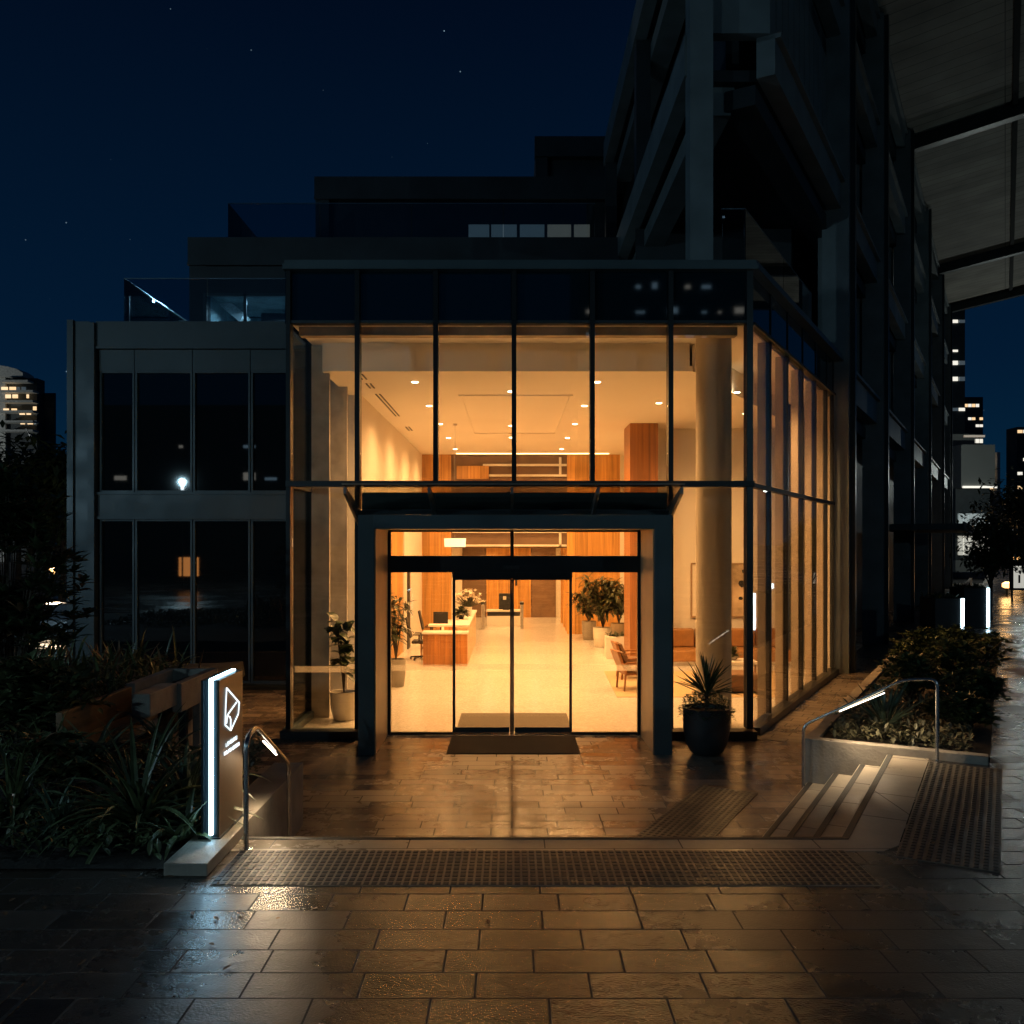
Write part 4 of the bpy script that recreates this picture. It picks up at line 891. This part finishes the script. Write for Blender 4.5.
def strap_clump(x,y,z,L,n,seed,mm,label,wd=.05,spread=1.0):
    r=random.Random(seed); Q=thing('strap_leaf_clump',(x,y,z),label,'plant','strap-leaved clumps in the left bed'); m=MB()
    for k in range(n):
        t=r.uniform(0,6.28); e_=r.uniform(.55,1.45); l=L*r.uniform(.6,1.1)
        m.leaf((x+r.uniform(-.06,.06),y+r.uniform(-.06,.06),z),(math.cos(t)*math.cos(e_)*spread,math.sin(t)*math.cos(e_)*spread,math.sin(e_)),l,wd*r.uniform(.7,1.2),r.uniform(.9,2.2),9,.28,'strap')
    m.build('foliage',mm,Q,smooth=True)
clumps=[(140,800,7.75,1.0,70,'big arching strap-leaved clump beside the sign, palest of the bed'),(185,790,8.2,.8,46,'strap-leaved clump hard against the back of the sign'),(95,770,9.5,.8,44,'strap-leaved clump behind the big arching one'),(45,760,9.3,.8,40,'strap-leaved clump near the left edge of the bed'),
 (165,735,10.3,.75,40,'strap-leaved clump below the concrete arm of the bench'),(70,720,11.0,.8,40,'strap-leaved clump at the near end of the timber bench'),(15,800,8.0,.8,44,'strap-leaved clump low at the left picture edge'),(10,720,10.8,.8,40,'strap-leaved clump under the big rhododendron'),(60,825,7.6,.5,36,'small strap-leaved tuft at the front left of the bed'),(182,835,7.45,.4,30,'small strap-leaved tuft by the sign base')]
for i,(px,py,Z,L_,n_,lb) in enumerate(clumps):
    x=XP(px,Z); strap_clump(x,Z,ST+.1,L_,n_,40+i,leaf_strap if i%3 else leaf_md,lb,.062)
# feathery grasses behind, against the office windows
for i,(px,Z) in enumerate(((30,13.0),(62,13.6),(95,13.2),(125,14.0),(150,13.6),(5,12.2),(80,12.2),(48,11.9))):
    r=random.Random(90+i); x=XP(px,Z); lbs=['leftmost but one tall grassy shrub below the office windows','second tall grassy shrub from the big rhododendron','middle tall grassy shrub under the wing windows','grassy shrub just left of the concrete planter edge','grassy shrub touching the concrete planter edge','grassy shrub at the left picture edge','grassy shrub in front of the timber bench back','grassy shrub between rhododendron and bench']
    Q=thing('grassy_shrub',(x,Z,ST),lbs[i],'shrub','grassy shrubs below the wing windows'); m=MB(); f2=MB()
    for k in range(150):
        t=r.uniform(0,6.28); e_=r.uniform(.3,1.5); b_=(x+r.gauss(0,.28),Z+r.gauss(0,.25),ST+r.uniform(.1,.75))
        (m if k%6 else f2).leaf(b_,(math.cos(t)*math.cos(e_),math.sin(t)*math.cos(e_),math.sin(e_)),r.uniform(.25,.65),.045,r.uniform(.3,1.8),5,.2,'lance')
    m.build('foliage',leaf_dk if i%2 else leaf_md,Q,smooth=True); f2.build('dry_leaf',leaf_brown,Q,smooth=True)
# big rhododendron at the left edge
def shrub(name,x,y,z0,rx,ry,h,nr,label,cat,group=None,L=.22,Wd=.07,m1=leaf_dk,m2=leaf_brown,seed=1,trunk=True):
    r=random.Random(seed); Q=thing(name,(x,y,z0),label,cat,group); a=MB(); b=MB(); st=MB()
    for k in range(nr):
        t=r.uniform(0,6.28); v=r.uniform(0,1)**.6; e_=r.uniform(-.2,1.57); p=Vector((x+rx*v*math.cos(t)*math.cos(e_),y+ry*v*math.sin(t)*math.cos(e_),z0+h*.42+h*.56*v*math.sin(e_)))
        if mnoise.noise(p*1.7+Vector((seed,0,0)))<-.22: continue
        if trunk and k%6==0: st.tube([(x+r.uniform(-.1,.1),y+r.uniform(-.1,.1),z0),tuple((p+Vector((x,y,z0)))/2+Vector((0,0,.1))),tuple(p)],.02,5,True,.006)
        for j in range(9):
            a_=j*.7+r.uniform(-.3,.3); el=r.uniform(-.1,.8); d=Vector((math.cos(a_)*math.cos(el),math.sin(a_)*math.cos(el),math.sin(el)+.25))
            (b if (k%5==0 and j%2) else a).leaf(p,d,L*r.uniform(.7,1.15),Wd*r.uniform(.8,1.1),r.uniform(.1,.8),3,.2,'lance')
    a.build('foliage',m1,Q,smooth=True); b.build('foliage',m2,Q,smooth=True)
    if trunk: st.build('branch',bark,Q)
    return Q
shrub('rhododendron',XP(8,11.2),11.2,ST,1.0,1.0,3.5,560,'large dark rhododendron shrub filling the left picture edge','shrub',seed=21)
shrub('broadleaf_shrub',XP(28,10.2),10.2,ST,.8,.7,1.25,150,'low broad-leaved shrub in front of the big rhododendron','shrub',L=.22,Wd=.10,m1=leaf_md,seed=51)
shrub('broadleaf_shrub',XP(52,8.6),8.6,ST,.5,.5,.7,90,'low broad-leaved shrub at the front left of the bed','shrub',L=.17,Wd=.08,m1=leaf_md,seed=52)
# ground cover left
def cover(name,pts_fn,n,L,Wd,mm,seed,m2=None):
    r=random.Random(seed); m=MB()
    for k in range(n):
        x,y,z=pts_fn(r); m.leaf((x,y,z),(r.uniform(-1,1),r.uniform(-1,1),r.uniform(.1,1.2)),L*r.uniform(.6,1.2),Wd,r.uniform(.2,.9),3,.2,'lance')
    o=m.build(name,mm); o['kind']='stuff'; return o
def lb(r): y=7.15+6.5*r.random()**1.4; x=-2.8-9*r.random() if y<10 else -4.9-7*r.random(); return (x,y,ST+.05+.14*r.random()+.12*min(1,(y-7)/2.5))
tag(cover('ground_cover',lb,9000,.12,.05,leaf_md,61),'low dark ground cover in the left planting bed','ground cover')
def litter(r):
    y=5.0+6*r.random(); x=-3.2+1.1*r.gauss(0,1) if r.random()<.6 else r.uniform(-4,6)
    if y>7.7: y=r.uniform(5.2,7.6)
    if r.random()<.4: return (r.uniform(-3,3.2),r.uniform(9.8,13),.006)
    return (x,min(y,6.85) if x<-2.3 else y,ST+.012)
lt_=MB(); r=random.Random(77)
for k in range(46):
    p=litter(r); lt_.leaf(p,(r.uniform(-1,1),r.uniform(-1,1),.05),r.uniform(.03,.075),.03,.05,3,.12,'lance')
tag(lt_.build('leaf_litter',leaf_brown),'scattered small fallen leaves on the wet paving','leaves',kind='stuff')
# right bed shrubs
rb=lambda a_,b_: W0+V*a_+U*b_
rl=['dark bushy shrub nearest the front planter wall','bushy shrub second along the right bed','bushy shrub halfway along the right bed with pale tips','bushy shrub at the street edge of the right bed','bushy shrub behind the halfway one','far bushy shrub near the lit planters','far bushy shrub at the street side','last bushy shrub at the end of the bed']
for i,(a_,b_,s_,h) in enumerate(((1.7,1.7,.45,.5),(.95,3.5,.55,.8),(1.5,4.6,.7,.95),(1.8,3.0,.5,.7),(.9,6.4,.65,.95),(1.7,7.2,.7,.95),(1.1,9.2,.7,.75),(1.5,10.8,.7,.7))):
    p=rb(a_,b_); shrub('bed_shrub',p.x,p.y,.62,s_,s_,h,260,rl[i],'shrub','shrubs in the right bed',.13,.055,leaf_dk,leaf_pale if i in (2,3,5) else leaf_md,70+i)
p=rb(.85,1.0); Q=thing('cordyline',(p.x,p.y,.66),'spiky cordyline behind the front planter wall','plant'); m=MB(); r=random.Random(14)
for k in range(46): t=r.uniform(0,6.28); e_=r.uniform(.25,1.5); m.leaf((p.x,p.y,.72),(math.cos(t)*math.cos(e_),math.sin(t)*math.cos(e_),math.sin(e_)),r.uniform(.45,.7),.05,r.uniform(.05,.4),6,.3,'lance')
m.build('foliage',leaf_strap,Q); MB().tube([(p.x,p.y,.64),(p.x,p.y,.76)],.03,8).build('stem',bark,Q)
def rbp(r): q=rb(.25+1.6*r.random(),.25+3.5*r.random()**1.3); return (q.x,q.y,.68+.20*r.random()**2)
tag(cover('ground_cover',rbp,1900,.10,.045,leaf_pale,63),'small-leaved pale ground cover in the right planting bed','ground cover')
def pbl(r): return (-2.95+.22*r.random(),8.3+1.6*r.random(),ST+.1+.35*r.random())
tag(cover('ground_cover',pbl,700,.08,.05,leaf_pale,64),'pale flowering ground cover behind the left handrail','ground cover')

# ------------------------------------------------------------------ street things on the right
def lit_planter(x,y,wd,dp,h,label):
    Q=thing('lit_planter',(x,y,ST),label,'planter','dark planters with light strips')
    MB().box(x-wd/2,x+wd/2,y,y+dp,ST,ST+h).build('box',mat('planter_metal',(.022,.03,.034),.5,.2),Q,bevel=.01)
    MB().box(x+wd/2-.10,x+wd/2-.02,y-.02,y-.001,ST+.02,ST+h-.0).build('light_strip',led_plant,Q)
    m=MB(); r=random.Random(int(x*10))
    for k in range(120): m.leaf((x+r.uniform(-.5,.5)*wd*.9,y+dp*r.random(),ST+h),(r.uniform(-1,1),r.uniform(-1,1),r.uniform(.1,1)),.15,.05,.5,3,.2)
    m.build('foliage',leaf_dk,Q)
lit_planter(XP(950,23.2),23.2,.76,.9,1.12,'dark box planter with a white light strip, nearer one')
lit_planter(XP(977,27.0),27.0,.78,.9,1.20,'dark box planter with a white light strip, farther one')
cw=MB(); c0=Vector((XP(988,29),29,0)); pts=[]
for i in range(12):
    t=i/11*1.3; pts.append((c0.x+1.1*math.sin(t)*.9,c0.y+.5+1.8*(1-math.cos(t))))
for a_,b_ in zip(pts[:-1],pts[1:]): cw.hexa([(a_[0],a_[1],ST),(b_[0],b_[1],ST),(b_[0],b_[1]+.25,ST),(a_[0],a_[1]+.25,ST)],[(a_[0],a_[1],1.72-.3*(a_[0]-c0.x)),(b_[0],b_[1],1.72-.3*(b_[0]-c0.x)),(b_[0],b_[1]+.25,1.72-.3*(b_[0]-c0.x)),(a_[0],a_[1]+.25,1.72-.3*(a_[0]-c0.x))])
tag(cw.build('curved_wall',concrete2),'curved concrete wall beyond the lit planters','wall')
def tree(name,x,y,z0,h,cr,label,seed,group=None,nr=260,L=.28,mm=leaf_dk):
    r=random.Random(seed); Q=thing(name,(x,y,z0),label,'tree',group); st=MB(); a=MB()
    th=h*.35; st.tube([(x,y,z0),(x+.05,y,z0+th),(x,y,z0+h*.8)],h*.025,8,True,h*.006)
    cl=[]
    for k in range(16): t=r.uniform(0,6.28); v=r.uniform(.3,1); e_=r.uniform(-.5,1.4); cl.append(Vector((x+cr*v*math.cos(t)*math.cos(e_)*.8,y+cr*v*math.sin(t)*math.cos(e_)*.8,z0+h*.62+h*.36*v*math.sin(e_))))
    for c_ in cl: st.tube([(x,y,z0+th*r.uniform(.8,1.3)),tuple(c_)],h*.009,5,True,h*.003)
    for k in range(nr*8):
        c_=r.choice(cl); p=c_+Vector((r.gauss(0,1),r.gauss(0,1),r.gauss(0,.8)))*cr*.24
        a.leaf(p,(r.uniform(-1,1),r.uniform(-1,1),r.uniform(-.5,.8)),L*r.uniform(.6,1.2),L*.4,.4,2,.2,'lance')
    st.build('trunk',bark,Q); a.build('crown',mm,Q); return Q
tree('street_tree',XP(990,33),33,ST,3.4,1.25,'small dark street tree behind the lit planters',5)
tree('street_tree',XP(1022,60),60,ST,6.5,3.0,'larger street tree at the right picture edge',6,L=.5)
# left distance: trees and lit building
for i,(px,Z,h,cr) in enumerate(((-30,60,8.4,4.6),(18,52,8.4,4.5),(62,48,7.9,3.2),(45,70,9.0,5.0))):
    tree('background_tree',XP(px,Z),Z,-.05,h,cr,['dark tree at the left picture edge in front of the flats','dark rounded tree below the lit flats','dark tree touching the corner of the office wing','farther tree between the flats and the office wing'][i],30+i,'dark trees beyond the office wing',nr=420,L=.75)
hd=MB(); r=random.Random(2)
for k in range(3000): hd.leaf((-60+34*r.random(),40+r.uniform(-1,1),3.6*r.random()),(r.uniform(-1,1),r.uniform(-1,1),r.uniform(-.2,1)),.6,.25,.4,2)
tag(hd.build('hedge',leaf_dk),'dark hedge below the background trees at the left','hedge')
# flats far left with a curved top
FZ=150; FT=thing('apartment_block',(XP(10,FZ),FZ,0),'distant apartment tower with curved top and lit balconies on the left skyline','building')
fx=lambda p: XP(p,FZ); fz=lambda y: H-(y-HZ)/F*FZ
m=MB(); pts=[(fx(-40),fz(362)),(fx(0),fz(366)),(fx(10),fz(367.5)),(fx(20),fz(370)),(fx(26),fz(374)),(fx(26),fz(378)),(fx(-40),fz(378))]
n0=len(m.v); k=len(pts); m.v+=[(x,FZ-1,z) for x,z in pts]+[(x,FZ+2.5,z) for x,z in pts]; m.f.append(tuple(range(k))); m.f.append(tuple(range(2*k-1,k-1,-1)))
for i in range(k): j=(i+1)%k; m.f.append((i,i+k,j+k,j))
m.build('roof',mat('flats_white',(.45,.45,.42),.7),FT)
MB().box(fx(-40),fx(7),FZ-.5,FZ+2.5,0,fz(378.2)).build('wall',_m['flats_white'],FT); MB().box(fx(7),fx(37),FZ,FZ+2.5,0,fz(378.2)).build('wall',mat('flats_dark',(.05,.06,.065),.7),FT)
for y in (382,392,402,412,422,431): MB().box(fx(7),fx(39 if y>384 else 34),FZ-2,FZ-.01,fz(y+2),fz(y)).build('balcony',_m['flats_white'],FT)
r=random.Random(9)
for y,xs in ((389.5,((4,10,1),(12,18,1),(19,22,0),(24,28,0))),(397,((8,13,1),(15,20,1),(29,31,1))),(409,((35.5,38.5,1),)),(411,((6,11,1),(14,19,1))),(413.5,((22,27,1),(29,33,1))),(423,((23,27,1),(30,35,1),(36.5,38.5,0)))):
    for a_,b_,k in xs: MB().box(fx(a_),fx(b_),FZ-.8,FZ-.6,fz(y+1.8),fz(y-1.8)).build('lit_window',win_warm if k else win_dim,FT)
MB().box(fx(37.5),fx(49),FZ+2,FZ+2.3,0,fz(391)).build('wall',mat('crane_blue',(.01,.03,.045),.7),FT)
# low lights of the street seen past the office wing
# right distance
def far_building(name,p0,p1,top,Z,mm,label,rows,depth=5,base=ST,em=None,cols=None,seed=1,prob=.5,wh=.5):
    T_=thing(name,(XP((p0+p1)/2,Z),Z,base),label,'building'); x0,x1=XP(p0,Z),XP(p1,Z); z1=H-(top-HZ)/F*Z
    MB().box(x0,x1,Z,Z+depth,base-.5,z1).build('wall',mm,T_)
    r=random.Random(seed); n=cols or 5
    for (y0,y1) in rows:
        for k in range(n):
            if r.random()>prob: continue
            a_=x0+(x1-x0)*(k+.08)/n; b_=x0+(x1-x0)*(k+.92)/n
            MB().box(a_,b_,Z-.12,Z-.02,H-(y1-HZ)/F*Z,H-(y0-HZ)/F*Z).build('lit_window',r.choice(em or [win_warm,win_white]),T_)
    return T_
darkb=mat('far_dark',(.02,.03,.035),.6); midb=mat('far_grey',(.16,.17,.16),.7,0,.15,.2)
far_building('high_rise',951,965,250,95,darkb,'dark glass high-rise with few lit windows next to the steel tower',[(320,323),(361,365),(377,381),(408,411),(350,352)],em=[win_white,win_dim],cols=2,seed=3,prob=.7)
far_building('high_rise',964,983,397,250,darkb,'square high-rise with warm lit floors, tallest on the right skyline',[(404,407),(417.5,420),(424.5,427),(439,443)],cols=5,seed=4,prob=.75)
far_building('high_rise',983,995,450,220,darkb,'high-rise with bright white floors right of the square one',[(455,458),(461,465),(473,476.5),(487,490)],cols=3,seed=5,prob=.9)
bx('edge_fin',_m['flats_white'],bpy.data.objects['high_rise.002'],XP(995,219),XP(998,219),218,222,0,H+(HZ-453)/F*220)
far_building('high_rise',1017,1040,427,230,darkb,'high-rise cut by the right picture edge',[(430,433),(458,461),(472,475),(486,489)],cols=4,seed=6,prob=.8)
far_building('low_block',1002,1045,499,180,midb,'low wide block beneath the right-hand high-rise',[(503,506)],cols=6,seed=7,prob=.4)
# terraced office with lit bands
OB=thing('street_building',(XP(968,80),80,ST),'pale mid-rise street building with lit glass floors on the right','building')
Z=80; px=lambda a_:XP(a_,Z); pzf=lambda y: H-(y-HZ)/F*Z
MB().box(px(950),px(975),Z,Z+30,pzf(447),pzf(434)).box(px(950),px(983),Z-2,Z+30,pzf(489),pzf(447)).box(px(950),px(988),Z-1,Z+30,ST,pzf(560)).build('wall',midb,OB)
MB().box(px(950),px(984),Z-1,Z+30,pzf(560),pzf(489)).build('wall',darkb,OB)
for y0,y1,a_,b_,mm in ((487.5,489.5,951,984,win_white),(438,440,952,972,emit('dim_band',(.8,.6,.4),.25)),):
    bx('light_band',mm,OB,px(a_),px(b_),Z-2.2,Z-2.02,pzf(y1),pzf(y0))
for k in range(6):
    bx('lit_window',emit('shop_window',(.75,.72,.60),.45),OB,px(952+k*5.2),px(956.4+k*5.2),Z-1.2,Z-1.02,pzf(555),pzf(536)); 
    bx('lit_window',emit('upper_window',(.5,.62,.62),.28),OB,px(952+k*5.2),px(956.4+k*5.2),Z-1.2,Z-1.02,pzf(526),pzf(514))
bx('balcony',_m['flats_white'],OB,px(950),px(987),Z-3,Z-1.02,pzf(531),pzf(527))
# lit sign case at the right edge
SC=thing('poster_case',(XP(1020,40),40,ST),'backlit white sign board with dark letters at the right picture edge','sign')
Z=40; MB().box(XP(1011,Z),XP(1034,Z),Z,Z+.15,ST+.45,H-(564-HZ)/F*Z+.05).build('case',dark_metal,SC)
MB().box(XP(1013.5,Z),XP(1033,Z),Z-.02,Z-.005,H-(588-HZ)/F*Z,H-(566-HZ)/F*Z).build('face',emit('sign_face',(.85,.83,.72),.55),SC)
bx('leg',dark_metal,SC,XP(1012,Z),XP(1013.2,Z),Z,Z+.1,ST,H-(560-HZ)/F*Z+.05)
tl=MB(); k_=Z/F; zt_=H-(567.5-HZ)*k_; zb_=H-(572.5-HZ)*k_; g_=.035
def Lx(p): return XP(p,Z)
yb,ya=Z-.03,Z-.021
tl.box(Lx(1015),Lx(1015)+g_,yb,ya,zb_,zt_)
for zq in (zb_,(zb_+zt_)/2-g_/2,zt_-g_): tl.box(Lx(1015)+g_+.0005,Lx(1018),yb,ya,zq,zq+g_)
tl.box(Lx(1019),Lx(1022.4),yb,ya,zt_-g_,zt_); tl.box(Lx(1020.7)-g_/2,Lx(1020.7)+g_/2,yb,ya,zb_,zt_-g_-.0005)
tl.box(Lx(1023.2),Lx(1023.2)+g_,yb,ya,zb_,zt_)
for zq in (zb_,zt_-g_): tl.box(Lx(1023.2)+g_+.0005,Lx(1026),yb,ya,zq,zq+g_)
tl.build('letters',charcoal,SC)
MB().box(XP(1018,Z),XP(1020,Z),Z-.03,Z-.021,H-(583-HZ)/F*Z,H-(575-HZ)/F*Z).build('lettering',charcoal,SC)
# street lamps, some of them unseen and added to light the scene
def lamp(x,y,z0,h,color,power,label,em,r=.16,up=False):
    Q=thing('street_lamp',(x,y,z0),label,'street lamp','street lamps'); MB().tube([(x,y,z0),(x,y,z0+h)],.05,8).build('post',dark_metal,Q)
    g=MB().lathe(x,y,[(r*.5,z0+h),(r,z0+h+.06),(r,z0+h+.22),(r*.4,z0+h+.3)],14).build('lamp_head',em,Q,smooth=True)
    l=bpy.data.lights.new('lamp_light','SPOT' if up else 'POINT'); l.energy=power; l.color=color; l.shadow_soft_size=r*1.3; o=bpy.data.objects.new('lamp_light',l); col.objects.link(o)
    if up: l.spot_size=R(150); l.spot_blend=.8; o.rotation_euler=(R(180),0,0)
    o.location=(x,y,z0+h+.45); o.parent=g; o.matrix_parent_inverse=parent_world(g).inverted()
or_em=emit('sodium_glow',(1.0,.50,.16),4); wh_em=emit('lamp_white',(.8,.93,1.0),16)
lamp(XP(1018,62),62,ST,H-(560-HZ)/F*62-ST,(1,.55,.2),60,'orange street lamp at the right picture edge beside the sign board',or_em,.3)
lamp(XP(1007,44),44,ST,H-(588-HZ)/F*44-ST,(1,.55,.2),40,'low orange path lamp behind the curved wall',or_em,.22)
lamp(-18.4,-11.4,ST,5.5,(.50,.84,1.0),1500,'cool white street lamp reflected in the office wing windows',wh_em,.09)
lamp(15.0,-14.0,ST,7.5,(.50,.84,1.0),900,'cool white street lamp across the street, reflected in the lobby glass',wh_em,.09)
lamp(23.5,37.0,ST,5.0,(.62,.86,.92),230,'unseen uplighting lamp added under the roof canopy to brighten its soffit',wh_em,.10,True)  # added out of view, aimed up so the soffit brightens but not the paving
lamp(-17.5,5.0,ST,4.6,(.50,.80,1.0),1000,'unseen cool lamp assumed beyond the left end of the planting bed to light its leaves and the paving',wh_em,.12)  # assumed lamp added left of the frame, cool light for leaves and paving
lamp(15.0,9.0,ST,5.0,(.40,.72,1.0),22,'unseen cool lamp added to light the right-hand pavement and planting',wh_em,.12)  # added beyond the right edge for a bluish cast on paving and shrubs
lamp(XP(1040,66),66,ST,7.0,(.80,.90,.85),1200,'unseen tall lamp added to light the pale mid-rise',wh_em,.15)  # extra lamp out of view, lifts the dim mid-rise walls
lamp(-112,128,0,12,(.85,.92,.9),20000,'unseen mast lamp added to light the distant flats',wh_em,.3)  # added light source out of view, keeps the flats from going near black
# buildings across the street (seen as reflections)
def behind(x0,x1,y,z1,label,seed,n,prob,zlo=3):
    T_=thing('facing_building',((x0+x1)/2,y,0),label,'building'); MB().box(x0,x1,y-15,y,0,z1).build('wall',darkb,T_); r=random.Random(seed); c=0
    for zz_ in range(zlo,int(z1)-2,3):
        for xx in range(int(x0)+1,int(x1)-2,2):
            if mnoise.noise(Vector((xx*.22+seed,zz_*.16,0)))>prob and r.random()<.6 and c<70: c+=1; hh=r.choice([.25,.4,.7]); bx('lit_window',r.choice([win_blue,win_white,win_blue]),T_,xx,xx+r.choice([.35,.6,1.1]),y+.02,y+.1,zz_,zz_+hh)
behind(8,30,-80,48,'tall building across the street with scattered lit windows',31,60,.0,22)
behind(-60,-20,-45,16,'long building across the street reflected in the wing windows',32,60,.12)
behind(36,60,-50,36,'building across the street reflected in the side glazing',33,60,.05)
BN=thing('banner_sign',(-18.0,-11.5,ST),'glowing orange banner across the street, mirrored in the lower wing windows','sign')
bx('banner',emit('orange_banner',(1,.36,.07),3.5),BN,-18.6,-17.5,-11.45,-11.4,1.3,2.35); bx('post',dark_metal,BN,-18.1,-18.0,-11.55,-11.46,ST,2.4)
# parked car glimpsed between the shrubs and the office wing
def car(x,y,z,rz,body,label):
    C=thing('parked_car',(0,0,0),label,'car'); m=MB(); prof=[(-2.1,.35),(-2.15,.65),(-1.95,.82),(-1.2,.92),(-.6,1.36),(.7,1.40),(1.35,.98),(2.05,.88),(2.15,.6),(2.1,.35)]
    k=len(prof); m.v+=[(a_,-.82 if b_<1 else -.64,b_) for a_,b_ in prof]+[(a_,.82 if b_<1 else .64,b_) for a_,b_ in prof]; m.f.append(tuple(range(k-1,-1,-1))); m.f.append(tuple(range(k,2*k)))
    for i in range(k): j=(i+1)%k; m.f.append((i,j,j+k,i+k))
    m.build('body',body,C,bevel=.04); 
    for sy in (-.80,.80): 
        w_=MB(); w_.v+=[(-1.0,sy*.96,.97),(-.55,sy*.83,1.28),(.62,sy*.83,1.31),(1.1,sy*.96,1.0)]; w_.f.append((0,1,2,3)); w_.build('window',dark_glass,C)
        for xx in (-1.35,1.35):
            t_=MB(); s_=[]; 
            for yy in (sy-.10,sy+.06):
                s_.append(len(t_.v)); t_.v+=[(xx+.32*math.cos(a*.3927),yy,.32+.32*math.sin(a*.3927)) for a in range(16)]
            for a in range(16): t_.f.append((s_[0]+a,s_[0]+(a+1)%16,s_[1]+(a+1)%16,s_[1]+a))
            t_.f.append(tuple(s_[0]+a for a in range(16))); t_.f.append(tuple(s_[1]+15-a for a in range(16))); t_.build('wheel',charcoal,C)
    C.location=(x,y,z); C.rotation_euler=(0,0,rz)
car(XP(58,27),27,-.03,R(8),mat('silver_paint',(.35,.36,.37),.3,.6),'silver car parked beyond the planting, glimpsed left of the office wing')
lamp(XP(52,34),34.0,-.05,2.0,(1,.75,.5),300,'low warm lamp beyond the parked car at the left',or_em,.10)
scene.cycles.max_bounces = 10; scene.cycles.diffuse_bounces = 5; scene.cycles.transparent_max_bounces = 24
scene.cycles.sample_clamp_indirect = 6
